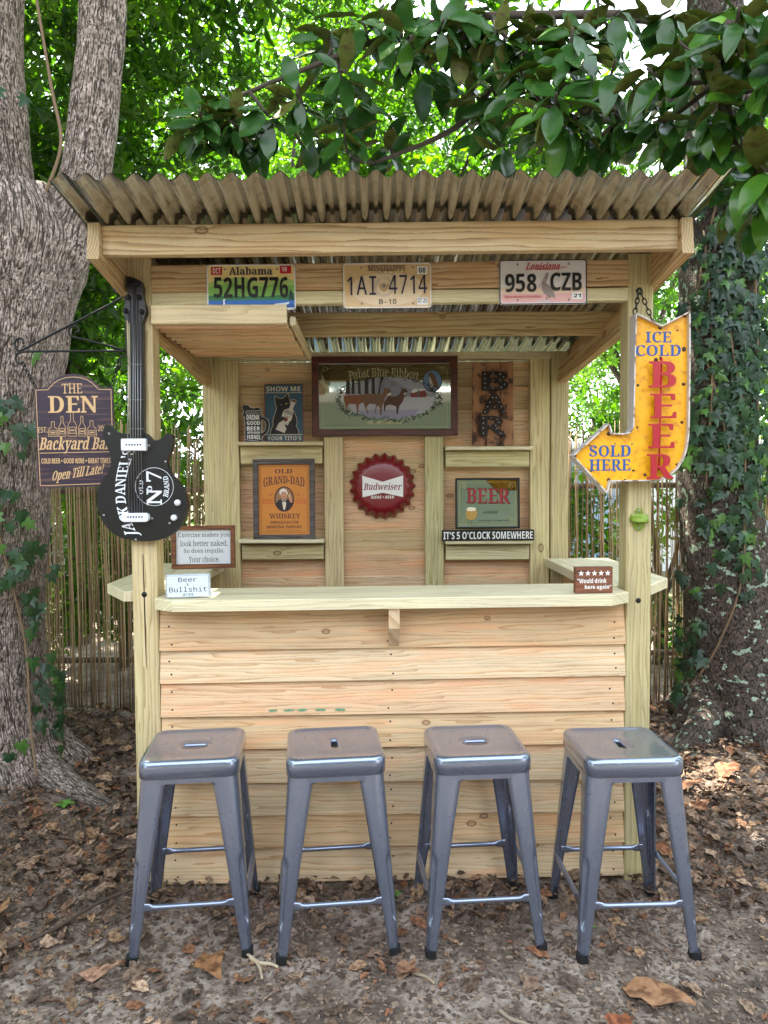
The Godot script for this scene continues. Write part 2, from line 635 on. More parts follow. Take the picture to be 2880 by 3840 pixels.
func make_materials():
	wood("siding", rgb(225, 200, 164), rgb(186, 147, 106), rgb(220, 176, 138), 11, 2, 75.0, 0.9)
	wood("post", rgb(208, 200, 160), rgb(164, 152, 106), rgb(198, 194, 150), 23, 1, 70.0, 1.0)
	wood("pale", rgb(222, 212, 180), rgb(188, 174, 136), rgb(212, 208, 174), 37, 0, 80.0, 0.8)
	wood("header", rgb(208, 188, 148), rgb(148, 116, 76), rgb(192, 164, 120), 41, 3, 52.0, 1.0)
	bark("oak_bark", rgb(170, 154, 146), rgb(136, 122, 112), rgb(70, 58, 52), 5, 0.036, 8, 0.15)
	bark("magnolia_bark", rgb(92, 80, 72), rgb(72, 62, 56), rgb(48, 40, 36), 8, 0.022, 2, 0.07, Color(0.62, 0.70, 0.62, 1.0))
	var tw := plain(rgb(74, 65, 56), 0.9)
	M["twig"] = tw
	M["vine"] = plain(rgb(122, 100, 78), 0.85)
	# galvanised roofing
	var gal := plain(rgb(216, 224, 234), 0.3, 1.0)
	gal.albedo_texture = mottled(256, 256, rgb(226, 225, 222), rgb(206, 204, 199), rgb(192, 189, 183), 71, 0.02, 0.05)
	gal.uv1_scale = Vector3(1.4, 1.4, 1)
	var gr := noise_bytes(256, 256, 0.03, 77)
	for i in gr.size(): gr[i] = 200 + gr[i] / 5
	gal.roughness_texture = tex_l(gr, 256, 256)
	gal.roughness = 0.16
	M["galvanised"] = gal
	# stools: gunmetal paint over steel
	var gun := plain(rgb(140, 150, 174), 0.25, 0.8)
	gun.clearcoat_enabled = true
	gun.clearcoat = 0.6
	gun.clearcoat_roughness = 0.12
	gun.uv1_triplanar = true
	gun.uv1_scale = Vector3(5, 5, 5)
	var smudge := noise_bytes(256, 256, 0.02, 83, 1, 1, false, 5)
	for i in smudge.size(): smudge[i] = clampi(178 + int(smudge[i] * 0.24), 0, 255)
	gun.roughness_texture = tex_l(smudge, 256, 256)
	gun.roughness = 0.31
	M["gunmetal"] = gun
	M["rubber"] = plain(rgb(22, 22, 24), 0.7)
	M["iron"] = plain(rgb(20, 20, 22), 0.42, 0.3)
	M["steel"] = plain(rgb(150, 150, 150), 0.4, 1.0)
	M["screw"] = plain(rgb(34, 32, 32), 0.45, 0.5)
	M["white_paint"] = plain(rgb(226, 228, 232), 0.45)
	M["black_paint"] = plain(rgb(15, 16, 18), 0.4)
	var ink_m := plain(Color.WHITE, 0.5)
	ink_m.vertex_color_use_as_albedo = true
	M["ink"] = ink_m
	M["ink_black"] = plain(rgb(22, 22, 26), 0.5)
	M["ink_white"] = plain(rgb(232, 232, 230), 0.5)
	M["ink_red"] = plain(rgb(186, 24, 36), 0.4)
	M["ink_blue"] = plain(rgb(24, 78, 150), 0.45)
	M["ink_navy"] = plain(rgb(26, 30, 66), 0.45)
	M["ink_gold"] = plain(rgb(206, 170, 122), 0.5)
	var mir := plain(rgb(196, 204, 200), 0.03, 1.0)
	M["mirror"] = mir
	# leaves
	leaf_mat("leaf", Color.WHITE, 0.34, Color(0.95, 1.15, 0.25))
	leaf_mat("ivy", Color.WHITE, 0.42, Color(0.3, 0.5, 0.15))
	var mt := plain(rgb(62, 100, 50), 0.2)
	mt.albedo_texture = mottled(128, 128, rgb(200, 235, 205), rgb(255, 255, 240), rgb(235, 240, 170), 301, 0.03, 0.02)
	mt.backlight_enabled = true
	mt.backlight = Color(0.6, 0.8, 0.12)
	M["magnolia_top"] = mt
	var mt2 := mt.duplicate()
	mt2.albedo_color = rgb(84, 128, 48)
	M["magnolia_top_young"] = mt2
	var mb := plain(rgb(118, 126, 58), 0.55)
	mb.albedo_texture = mottled(128, 128, rgb(215, 215, 190), rgb(255, 255, 255), rgb(190, 160, 130), 305, 0.03, 0.02)
	mb.backlight_enabled = true
	mb.backlight = Color(0.7, 0.9, 0.15)
	M["magnolia_under"] = mb
	var dead := plain(Color.WHITE, 0.75)
	dead.vertex_color_use_as_albedo = true
	dead.albedo_texture = mottled(128, 128, rgb(255, 250, 240), rgb(205, 190, 175), rgb(160, 140, 125), 311, 0.05, 0.03)
	dead.cull_mode = BaseMaterial3D.CULL_DISABLED
	M["dead_leaf"] = dead
	var reed := plain(Color.WHITE, 0.7)
	reed.vertex_color_use_as_albedo = true
	M["reed"] = reed

# ---------------------------------------------------------------- ground

func ground_height(x: float, z: float) -> float:
	var n: FastNoiseLite = M["ground_noise"]
	var near := clampf(1.0 - absf(z) / 9.0, 0.0, 1.0) * clampf(1.0 - absf(x) / 9.0, 0.0, 1.0)
	var flat := smoothstep(0.0, 0.35, maxf(absf(x) - 1.0, maxf(-z - 1.2, z - 0.55)))
	var h := n.get_noise_2d(x * 60.0, z * 60.0) * 0.03 * flat + n.get_noise_2d(x * 420.0, z * 420.0) * 0.008
	h += 0.10 * smoothstep(-1.1, -2.1, x) * smoothstep(0.3, -0.6, z) + 0.06 * smoothstep(1.1, 1.9, x) * smoothstep(0.0, -1.0, z)
	return h * near - 0.004

func make_ground():
	var n := FastNoiseLite.new()
	n.seed = 4
	n.frequency = 0.01
	M["ground_noise"] = n
	var xs := []
	var zs := []
	var a := -60.0
	while a < 60.0:
		xs.append(a)
		a += 0.05 if absf(a) < 3.0 else 0.25 if absf(a) < 8.0 else 4.0
	a = -90.0
	while a < 40.0:
		zs.append(a)
		a += 0.05 if a > -2.6 and a < 2.0 else 0.25 if a > -8.0 and a < 6.0 else 4.0
	var st := st_new()
	st.set_smooth_group(0)
	for i in zs.size() - 1:
		for j in xs.size() - 1:
			var p := []
			for q in [[j, i], [j + 1, i], [j + 1, i + 1], [j, i + 1]]:
				p.append(Vector3(xs[q[0]], ground_height(xs[q[0]], zs[q[1]]), zs[q[1]]))
			quad(st, p[0], p[1], p[2], p[3], Vector2(p[0].x, p[0].z) / 2.4, Vector2(p[1].x, p[1].z) / 2.4, Vector2(p[2].x, p[2].z) / 2.4, Vector2(p[3].x, p[3].z) / 2.4)
	var W := 1024
	var fine := noise_bytes(W, W, 0.12, 900)
	var mid := noise_bytes(W, W, 0.022, 901)
	var big := noise_bytes(W, W, 0.006, 902)
	var crumbs := noise_bytes(W, W, 0.055, 903, 1, 1, true)
	var out := PackedByteArray()
	out.resize(W * W * 3)
	var ht := PackedByteArray()
	ht.resize(W * W)
	var dark := rgb(84, 71, 62)
	var grey := rgb(150, 136, 126)
	var tan_ := rgb(120, 102, 86)
	for i in W * W:
		var b := clampf((big[i] - 90) / 80.0, 0.0, 1.0)
		var m := clampf((mid[i] - 90) / 80.0, 0.0, 1.0)
		var c := dark.lerp(grey, clampf(b * 0.6 + m * 0.5, 0.0, 1.0))
		c = c.lerp(tan_, clampf((crumbs[i] - 90) / 130.0, 0.0, 0.7) * (1.0 - b * 0.5))
		c *= 0.86 + fine[i] / 700.0
		out[i * 3] = clampi(int(c.r * 255), 0, 255)
		out[i * 3 + 1] = clampi(int(c.g * 255), 0, 255)
		out[i * 3 + 2] = clampi(int(c.b * 255), 0, 255)
		ht[i] = clampi(int(fine[i] * 0.5 + crumbs[i] * 0.35 + mid[i] * 0.2), 0, 255)
	var m2 := plain(Color.WHITE, 0.95)
	m2.albedo_texture = tex_rgb(out, W, W)
	m2.heightmap_enabled = true
	m2.heightmap_texture = tex_l(ht, W, W)
	m2.heightmap_scale = 0.8
	structure("ground", done(st), m2)

# ---------------------------------------------------------------- the bar

func sheet_y(x: float, z: float) -> float:
	return 2.322 + 0.007 * x + 0.132 * (z - 0.49)

func make_bar():
	var bar := thing("backyard_bar", "small open backyard bar of pale treated pine with a corrugated metal roof", "bar")
	# posts
	for s in [[-0.878, -0.0445, 2.235], [0.883, -0.0445, 2.247], [-0.859, -1.1045, 2.09], [0.8665, -1.1045, 2.09]]:
		var p := plank("post", Vector3(s[0], -0.06, s[1]), Vector3(s[0], s[2], s[1]), 0.089, 0.089, "post", bar, Vector3.RIGHT, 0.005)
	# carriage screws on the front posts and a long split in one of them
	for s in [[-0.880, 1.059], [0.882, 1.021]]:
		var st := st_new()
		ball_st(st, Vector3(s[0], s[1], 0.0), Vector3(0.010, 0.010, 0.004), 12)
		part("screw", done(st), M["screw"], bar)
	part("split", slab(PackedVector2Array([Vector2(-0.883, 1.20), Vector2(-0.880, 1.205), Vector2(-0.8785, 1.08), Vector2(-0.8765, 0.93), Vector2(-0.877, 0.80), Vector2(-0.879, 0.79), Vector2(-0.8815, 0.95), Vector2(-0.8825, 1.08)]), -0.002, 0.0006), plain(rgb(58, 34, 28), 0.8), bar)
	# rafters, front beam, header, purlin, plates
	for s in [-1.0, 1.0]:
		var x: float = s * 0.935
		var d := 0.072
		plank("rafter", Vector3(x, sheet_y(x, 0.26) - d, 0.26), Vector3(x, sheet_y(x, -1.24) - d, -1.24), 0.118, 0.038, "header", bar)
	plank("beam", Vector3(-0.915, 2.222, 0.216), Vector3(0.915, 2.239, 0.216), 0.094, 0.038, "header", bar)
	plank("header", Vector3(-0.833, 2.166, -0.0205), Vector3(0.838, 2.182, -0.0205), 0.092, 0.038, "header", bar)
	plank("header", Vector3(-0.833, 2.096, -0.0215), Vector3(0.838, 2.108, -0.0215), 0.045, 0.038, "pale", bar)
	plank("purlin", Vector3(-0.914, 2.080, -0.379), Vector3(0.914, 2.084, -0.379), 0.092, 0.038, "header", bar)
	plank("top_plate", Vector3(-0.814, 2.071, -1.079), Vector3(0.821, 2.070, -1.079), 0.036, 0.060, "pale", bar)
	for s in [[-0.876, 2.03], [0.876, 2.035]]:
		plank("side_plate", Vector3(s[0], s[1] + 0.015, -0.09), Vector3(s[0], s[1] - 0.055, -1.06), 0.089, 0.038, "header", bar)
	# loft shelf in the corner over the guitar
	var loft := node("loft_shelf", bar)
	plank("front_board", Vector3(-0.832, 2.0395, 0.0), Vector3(-0.362, 2.0385, 0.0), 0.066, 0.03, "pale", loft)
	for k in 9:
		var z := -0.025 - 0.074 * k - 0.036
		var e := -0.350 - 0.006 * (k % 2) - rng.randf() * 0.012
		var p := plank("loft_board", Vector3(-0.832, 2.014, z), Vector3(e, 2.012, z), 0.082, 0.017, "siding", loft, Vector3(0, -0.22, 1).normalized())
	plank("rim", Vector3(-0.345, 2.022, -0.02), Vector3(-0.345, 2.014, -0.69), 0.030, 0.02, "pale", loft)
	# front wall of lapped boards
	var wall := node("front_wall", bar)
	var lefts := [1.012, 0.854, 0.736, 0.615, 0.495, 0.372, 0.253, 0.133, 0.004]
	var rights := [1.018, 0.862, 0.748, 0.621, 0.501, 0.371, 0.250, 0.135, 0.013]
	for k in range(1, 9):
		var W: float = minf(0.158, lefts[k - 1] - lefts[k] + 0.022)
		var tilt := Vector3(0, 1, -0.15).normalized()
		var a := Vector3(-0.831, lefts[k], -0.006) + tilt * W / 2
		var b := Vector3(0.837, rights[k], -0.006) + tilt * W / 2
		plank("plank", a, b, W, 0.017, "siding", wall, tilt, 0.002)
		for x in [-0.79, -0.005, 0.795]:
			for d in [0.028, 0.085]:
				var n: Vector3 = Vector3(x + rng.randf_range(-0.012, 0.012), lefts[k] + (rights[k] - lefts[k]) * (x + 0.83) / 1.67, -0.006) + tilt * (d + rng.randf_range(-0.006, 0.006))
				part("nail", ball(Vector3.ZERO, Vector3(0.0036, 0.0036, 0.0012), 8), M["screw"], wall, Transform3D(Basis(Vector3.RIGHT, -0.149), n + Vector3(0, 0.0013, 0.0085)))
	# stamp ink left by the sawmill, on one board
	var blot := [[-0.43, 0.030], [-0.372, 0.036], [-0.325, 0.034], [-0.26, 0.040], [-0.19, 0.040]]
	for b in blot:
		var gm := st_new()
		var blob := PackedVector2Array()
		for q in oval(0, 0, b[1] * 0.55, 0.0045, 14): blob.append(q * Vector2(rng.randf_range(0.75, 1.15), rng.randf_range(0.6, 1.2)))
		ink(gm, blob, 0.0, lin(96, 150, 116))
		part("grade_mark", done(gm), M["ink"], wall, Transform3D(Basis(Vector3.RIGHT, -0.149), Vector3(b[0], 0.6385, 0.0035)))
	# inner cleats that carry the boards
	for x in [-0.79, 0.0, 0.79]:
		plank("cleat", Vector3(x, 0.02, -0.062), Vector3(x, 1.015, -0.062), 0.038, 0.06, "siding", wall, Vector3.RIGHT)
	# front counter
	var top := PackedVector2Array([Vector2(-0.832, 0.20), Vector2(-0.832, -0.038), Vector2(-0.757, -0.092), Vector2(0.757, -0.092), Vector2(0.836, -0.030), Vector2(0.836, 0.20)])
	counter("counter", top, 1.0535, 0.0045, bar)
	# side counters: outer front corners sawn off
	counter("side_counter", PackedVector2Array([Vector2(-1.122, 1.03), Vector2(-1.122, 0.31), Vector2(-0.99, 0.105), Vector2(-0.805, 0.105), Vector2(-0.805, 1.03)]), 1.056, 0.0, bar)
	counter("side_counter", PackedVector2Array([Vector2(1.095, 1.03), Vector2(1.095, 0.27), Vector2(0.965, 0.095), Vector2(0.785, 0.095), Vector2(0.785, 1.03)]), 1.064, 0.0, bar)
	# bracket below the counter
	var br := st_new()
	br.set_smooth_group(-1)
	slab_st(br, PackedVector2Array([Vector2(0.03, 1.014), Vector2(-0.082, 1.014), Vector2(-0.082, 0.945), Vector2(-0.012, 0.872), Vector2(0.0, 0.872)]), -0.019, 0.019)
	var bo := part("bracket", done(br), M["siding_end"], bar)
	bo.transform = Transform3D(Basis(Vector3.UP, PI / 2), Vector3(0.004, 0, 0.0))
	# side walls below the side counters
	for s in [-1.0, 1.0]:
		var sw := node("side_wall", bar)
		for k in 8:
			var y := 0.02 + 0.124 * k
			var tilt := Vector3(-s * 0.12, 1, 0).normalized()
			plank("plank", Vector3(s * 0.893, y + 0.07, -0.10), Vector3(s * 0.893, y + 0.07, -1.055), 0.142, 0.017, "siding", sw, tilt, 0.002)
	# back wall: lapped boards outside, studs inside
	var back := node("back_wall", bar)
	for k in 17:
		var y := 0.0 + 0.1195 * k
		var tilt := Vector3(0, 1, 0.16).normalized()
		plank("plank", Vector3(-0.812, y + 0.069, -1.122), Vector3(0.820, y + 0.069 + 0.004 * sin(k * 2.0), -1.122), 0.134, 0.017, "siding", back, tilt, 0.003)
	for s in [[-0.819, -0.728], [-0.308, -0.214], [0.193, 0.286], [0.718, 0.815]]:
		var x: float = (s[0] + s[1]) / 2.0
		plank("stud", Vector3(x, 0.0, -1.079), Vector3(x, 2.052, -1.079), s[1] - s[0], 0.038, "post", back, Vector3.RIGHT)
	for s in [[-0.724, -0.310, 1.640, 1.585, 0.086], [-0.724, -0.308, 1.163, 1.103, 0.072], [0.290, 0.717, 1.6115, 1.559, 0.078], [0.289, 0.717, 1.150, 1.093, 0.072]]:
		var sh := node("shelf", bar)
		plank("shelf_board", Vector3(s[0], s[2], -1.046), Vector3(s[1], s[2] - 0.002, -1.046), 0.018, 0.112, "pale", sh)
		plank("ledger", Vector3(s[0] + 0.006, s[3], -1.064), Vector3(s[1] - 0.006, s[3], -1.064), s[4], 0.03, "post", sh)
	# corrugated roof: three lapped sheets
	var roof := node("roof", bar)
	for k in 3:
		part("roof_sheet", roof_sheet(-0.970 + 0.633 * k, -0.970 + 0.633 * k + 0.675, 0.0016 * k), M["galvanised"], roof)

func counter(called: String, outline: PackedVector2Array, top: float, tilt: float, bar: Node):
	var st := st_new()
	st.set_smooth_group(-1)
	# outline is drawn as (x, -z): laid flat, thickness upwards
	slab_st(st, outline, -0.038, 0.0, 0.003)
	var o := part(called, done(st), null, bar)
	var m: StandardMaterial3D = M["pale" + str(rng.randi() % 3)].duplicate()
	var long_x := called == "counter"
	m.uv1_scale = Vector3(0.45, 5.0, 1.0)
	m.uv1_offset = Vector3(0.41, 0.5, 0)
	if not long_x:
		m.uv1_scale = Vector3(5.0, 0.45, 1.0)
		m.albedo_texture = turned_texture(M["pale1"])
	o.material_override = m
	o.transform = Transform3D(Basis(Vector3(0, 0, 1), tilt) * Basis(Vector3.RIGHT, -PI / 2), Vector3(0, top, 0))

func turned_texture(m: StandardMaterial3D) -> ImageTexture:
	if "turned" in M: return M["turned"]
	var im: Image = m.albedo_texture.get_image().duplicate()
	im.rotate_90(CLOCKWISE)
	M["turned"] = ImageTexture.create_from_image(im)
	return M["turned"]

func roof_sheet(x0: float, x1: float, lift: float) -> ArrayMesh:
	var st := st_new()
	st.set_smooth_group(0)
	var pitch := 0.0678
	var nx := int((x1 - x0) / pitch * 10.0)
	var nz := 14
	var p := []
	for i in nz + 1:
		var z := lerpf(0.49, -1.42, float(i) / nz)
		var row := []
		for j in nx + 1:
			var x := lerpf(x0, x1, float(j) / nx)
			var wob := 0.0025 * sin(x * 5.0 + z * 3.0) + 0.002 * sin(z * 7.0 + x * 2.0)
			row.append(Vector3(x, sheet_y(x, z) + 0.0115 * sin(TAU * x / pitch) + lift + wob, z))
		p.append(row)
	for layer in 2:
		var d := Vector3(0, -0.0009 * layer, 0)
		for i in nz:
			for j in nx:
				var a: Vector3 = p[i][j] + d
				var b: Vector3 = p[i][j + 1] + d
				var c: Vector3 = p[i + 1][j + 1] + d
				var e: Vector3 = p[i + 1][j] + d
				if layer == 0: quad(st, a, e, c, b, Vector2(a.x, a.z), Vector2(e.x, e.z), Vector2(c.x, c.z), Vector2(b.x, b.z))
				else: quad(st, a, b, c, e, Vector2(a.x, a.z), Vector2(b.x, b.z), Vector2(c.x, c.z), Vector2(e.x, e.z))
		st.set_smooth_group(1 + layer)
	return done(st)

# ---------------------------------------------------------------- the house across the yard (seen in the mirrors)

func make_house_behind():
	var h := thing("house", "pale green lap sided house with white trim seen in the mirrors", "house", Vector3(0, 0, 7.2))
	var green := plain(rgb(170, 184, 170), 0.7)
	var white: Material = M["white_paint"]
	part("wall", box(Vector3(-6, 0, 0.05), Vector3(6, 2.9, 0.3)), green, h)
	var wl := node("siding", h)
	var pm := ArrayMesh.new()
	var st := st_new()
	st.set_smooth_group(-1)
	box_st(st, Vector3(-6, 0, -0.012), Vector3(6, 0.19, 0.012))
	pm = done(st)
	for k in 16:
		part("plank", pm, green, wl, Transform3D(Basis(Vector3.RIGHT, 0.09), Vector3(0, 0.02 + 0.18 * k, 0.02)))
	var d := node("door", h)
	part("door_frame", box(Vector3(-0.75, 0, -0.06), Vector3(0.35, 2.2, 0.0), 0.02), white, d)
	part("door_leaf", box(Vector3(-0.65, 0.02, -0.085), Vector3(0.25, 2.1, -0.05), 0.01), plain(rgb(235, 238, 240), 0.4), d)
	part("porch_ceiling", box(Vector3(-6.4, 2.7, -1.3), Vector3(6.4, 2.78, 0.05), 0.02), white, h)
	part("eave", box(Vector3(-6.4, 2.70, -1.42), Vector3(6.4, 2.95, -1.3), 0.02), white, h)
	for x in [-4.6, 3.4]: part("porch_post", box(Vector3(x - 0.06, 0, -1.28), Vector3(x + 0.06, 2.7, -1.16), 0.01), white, h)
	var rs := st_new()
	rs.set_smooth_group(-1)
	slab_st(rs, PackedVector2Array([Vector2(-1.5, 2.90), Vector2(3.6, 4.9), Vector2(3.6, 2.90)]), -6.5, 6.5)
	var ro := part("roof", done(rs), plain(rgb(92, 88, 86), 0.9), h)
	ro.rotation.y = -PI / 2

# ---------------------------------------------------------------- reed fence and what lies beyond

func make_fence():
	var f := thing("reed_fence", "weathered see-through reed screen fence running behind the bar", "fence", Vector3(0, 0, -1.9))
	var variants := []
	for k in 5:
		var st := st_new()
		st.set_smooth_group(0)
		var path := []
		var r := rng.randf_range(0.0024, 0.0042)
		for i in 6: path.append(Vector3(rng.randf_range(-0.004, 0.004), 0.02 + 0.348 * i, rng.randf_range(-0.003, 0.003)))
		tube_st(st, path, r, 5)
		variants.append(done(st))
	var tones := [rgb(172, 144, 106), rgb(150, 122, 88), rgb(188, 164, 126), rgb(126, 102, 76), rgb(160, 136, 106)]
	var mats := []
	for t in tones: mats.append(plain(t, 0.65))
	var rest := []
	var cols := []
	var x := -3.6
	while x < 3.9:
		x += rng.randf_range(0.0046, 0.0090)
		if rng.randf() < 0.08: x += rng.randf_range(0.008, 0.02)
		var lean := rng.randf_range(-0.02, 0.02)
		if x > 1.15 and rng.randf() < 0.14: lean = rng.randf_range(-0.02, 0.16)
		var xf := Transform3D(Basis(Vector3(0, 0, 1), lean).scaled_local(Vector3(1, rng.randf_range(0.94, 1.03), 1)), Vector3(x, ground_height(x, -1.9), rng.randf_range(-0.012, 0.012)))
		var k := rng.randi() % 5
		if (x > -1.95 and x < -1.05) or (x > 1.02 and x < 1.95):
			part("reed", variants[k], mats[rng.randi() % 5], f, xf)
		else:
			rest.append(xf)
			var c: Color = tones[k]
			cols.append(c.srgb_to_linear())
	many("reeds_further_along", variants[0], M["reed"], rest, cols, f)
	for y in [0.16, 0.55, 0.95, 1.35, 1.62]:
		var path := []
		for i in 151: path.append(Vector3(-3.6 + 0.05 * i, y + 0.012 * sin(i * 0.9) + 0.01 * sin(i * 0.23), 0.016 * (1 if i % 2 else -1)))
		part("binding_wire", tube(path, 0.0011, 4), M["iron"], f)
	for p in [-2.6, 0.2, 2.45]:
		part("fence_post", tube([Vector3(p, -0.1, -0.06), Vector3(p, 1.75, -0.06)], 0.03, 10), plain(rgb(96, 92, 86), 0.8), f)
	for y in [0.35, 1.40]:
		part("rail", tube([Vector3(-3.6, y, -0.05), Vector3(3.9, y + 0.02, -0.05)], 0.018, 8), plain(rgb(96, 88, 78), 0.8), f)

func make_yard_beyond():
	var st := st_new()
	quad(st, Vector3(-50, 0.0, -2.3), Vector3(50, 0.0, -2.3), Vector3(50, 0.0, -80), Vector3(-50, 0.0, -80), Vector2(0, 0), Vector2(40, 0), Vector2(40, 40), Vector2(0, 40))
	var m := plain(Color.WHITE, 0.9)
	m.albedo_texture = mottled(256, 256, rgb(80, 86, 48), rgb(104, 98, 64), rgb(112, 92, 68), 400, 0.04, 0.02)
	var o := structure("lawn", done(st), m)
	o.position.y = 0.02
	# two outbuildings of the neighbours, seen in slivers between the reeds
	var s := thing("metal_shed", "pale blue ribbed metal shed beyond the fence behind the ivy covered tree", "shed", Vector3(4.6, 0, -10.5), -0.1)
	part("wall", box(Vector3(-2.6, 0, -1.8), Vector3(2.6, 1.9, 1.8)), plain(rgb(150, 178, 204), 0.4), s)
	var rib := box(Vector3(-0.02, 0, 0), Vector3(0.02, 1.9, 0.025))
	for k in 17: part("rib", rib, plain(rgb(168, 192, 214), 0.4), s, Transform3D(Basis(), Vector3(-2.4 + 0.3 * k, 0, 1.8)))
	part("roof", box(Vector3(-2.8, 1.9, -2.0), Vector3(2.8, 2.02, 2.05), 0.02), M["white_paint"], s)
	part("door", box(Vector3(-0.5, 0.0, 1.79), Vector3(0.5, 1.75, 1.84), 0.01), M["white_paint"], s)
	var c := thing("garden_shed", "low weathered wooden shed with white trim beyond the fence behind the guitar", "shed", Vector3(-4.9, 0, -9.0), 0.15)
	var wb := node("wall", c)
	for k in 14: part("plank", box(Vector3(-1.5, 0.12 * k, -1.2), Vector3(1.5, 0.12 * k + 0.112, 1.2)), plain(rgb(150 + 6 * (k % 3), 128 + 5 * (k % 2), 104), 0.8), wb)
	part("roof", box(Vector3(-1.8, 1.70, -1.5), Vector3(1.8, 1.82, 1.5), 0.02), plain(rgb(120, 112, 106), 0.8), c)
	part("door", box(Vector3(-0.45, 0.02, 1.19), Vector3(0.45, 1.6, 1.24), 0.01), M["white_paint"], c)

# ---------------------------------------------------------------- trees

# A trunk or limb with bark relief; rows are [centre, radius], flare spreads the roots.
func trunk_mesh(rows: Array, sides: int, per: int, key: String, relief: float, flare := 0.0, seed_ := 1) -> ArrayMesh:
	var ht: PackedByteArray = M[key + "_relief"]
	var n := FastNoiseLite.new()
	n.seed = seed_
	n.frequency = 1.0
	var path := []
	var rad := []
	var pts := []
	for r in rows: pts.append(r[0])
	var fine := smooth3(pts, per)
	for k in fine.size():
		var i := mini(k / per, rows.size() - 1)
		var t := float(k % per) / per
		rad.append(lerpf(rows[i][1], rows[mini(i + 1, rows.size() - 1)][1], t))
	path = fine
	var rep := maxf(1.0, roundf(TAU * rad[path.size() / 2] / 0.57))
	var along := 0.0
	var verts := []
	var vs := []
	for k in path.size():
		var a: Vector3 = path[maxi(k - 1, 0)]
		var b: Vector3 = path[mini(k + 1, path.size() - 1)]
		var t := (b - a).normalized()
		var side := t.cross(Vector3(0, 0, 1)).normalized()
		var fwd := side.cross(t)
		if k > 0: along += (path[k] - path[k - 1]).length()
		var v := along / 1.14
		vs.append(v)
		var ring := []
		for s in sides + 1:
			var ang := TAU * s / sides
			var dir := side * cos(ang) + fwd * sin(ang)
			var u := rep * s / sides
			var px := int(fposmod(u, 1.0) * 511.0)
			var py := int(fposmod(v, 1.0) * 1023.0)
			var d := (ht[py * 512 + px] / 255.0 - 0.5) * relief * 0.18
			var sa := ang if s < sides else 0.0
			d += n.get_noise_3d(cos(sa) * 0.9, along * 1.3, sin(sa) * 0.9) * rad[k] * 0.12
			if flare > 0.0:
				d += flare * exp(-maxf(0.0, path[k].y) / 0.20) * (0.55 + 0.45 * sin(sa * 5.0 + seed_) + 0.3 * sin(sa * 3.0 + 2.0))
			ring.append(path[k] + dir * (rad[k] + d))
		verts.append(ring)
	var st := st_new()
	st.set_smooth_group(0)
	for k in path.size() - 1:
		for s in sides:
			quad(st, verts[k][s], verts[k + 1][s], verts[k + 1][s + 1], verts[k][s + 1], Vector2(rep * s / sides, vs[k]), Vector2(rep * s / sides, vs[k + 1]), Vector2(rep * (s + 1) / sides, vs[k + 1]), Vector2(rep * (s + 1) / sides, vs[k]))
	return done(st)

# One flat leaf: midrib fold, pointed tip, curl; tri count 4 * seg.
func leaf_st(st: SurfaceTool, xf: Transform3D, L: float, W: float, fold: float, curl: float, seg := 4, tone := 1.0, widest := 0.45):
	var rows := []
	for i in seg + 1:
		var t := float(i) / seg
		var w := W * 0.5 * pow(sin(PI * pow(t, log(0.5) / log(widest))), 0.8) if i > 0 and i < seg else 0.0
		var y := L * t
		var z := -curl * L * t * t
		rows.append([Vector3(-w, y, z + fold * w), Vector3(0, y, z), Vector3(w, y, z + fold * w)])
	st.set_color(Color(tone, tone, tone))
	for i in seg:
		var a: Array = rows[i]
		var b: Array = rows[i + 1]
		for h in 2:
			var p := [a[h], b[h], b[h + 1], a[h + 1]]
			for q in [[0, 1, 2], [0, 2, 3]]:
				if (i == 0 and q == [0, 2, 3] and h == 0) or (i == 0 and h == 1 and q == [0, 2, 3]): continue
				for k in q: st.add_vertex(xf * p[k])

# A twig with leaves along it, pointing along +y.
func spray_mesh(n: int, L: float, leaf_l: float, leaf_w: float, seed_: int, droop := 0.5) -> ArrayMesh:
	var r := RandomNumberGenerator.new()
	r.seed = seed_
	var st := st_new()
	st.set_smooth_group(-1)
	for k in n:
		var t := 0.15 + 0.85 * (k + 0.5) / n
		var ang := k * 2.4 + r.randf_range(-0.4, 0.4)
		var out := Vector3(cos(ang), 0.55 + 0.6 * t, sin(ang)).normalized()
		var nrm := (Vector3.UP - out * out.y).normalized().lerp(Vector3(r.randf_range(-1, 1), r.randf_range(-1, 1), r.randf_range(-1, 1)), 0.45).normalized()
		var z := (nrm - out * nrm.dot(out)).normalized()
		var x := out.cross(z)
		var s := r.randf_range(0.75, 1.15)
		leaf_st(st, Transform3D(Basis(x, out, z), Vector3(0, L * t, 0) + out * 0.012), leaf_l * s, leaf_w * s, 0.35, r.randf_range(0.0, droop), 4, r.randf_range(0.72, 1.28))
	st.set_color(Color(0.5, 0.4, 0.3))
	st.set_smooth_group(0)
	tube_st(st, [Vector3.ZERO, Vector3(0, L, 0)], [0.004, 0.0015], 4)
	return done(st)

func in_view(p: Vector3) -> bool:
	var q := look.inverse() * (p - eye)
	return q.z < -0.5 and absf(q.x) < -q.z * 0.55 and absf(q.y) < -q.z * 0.73

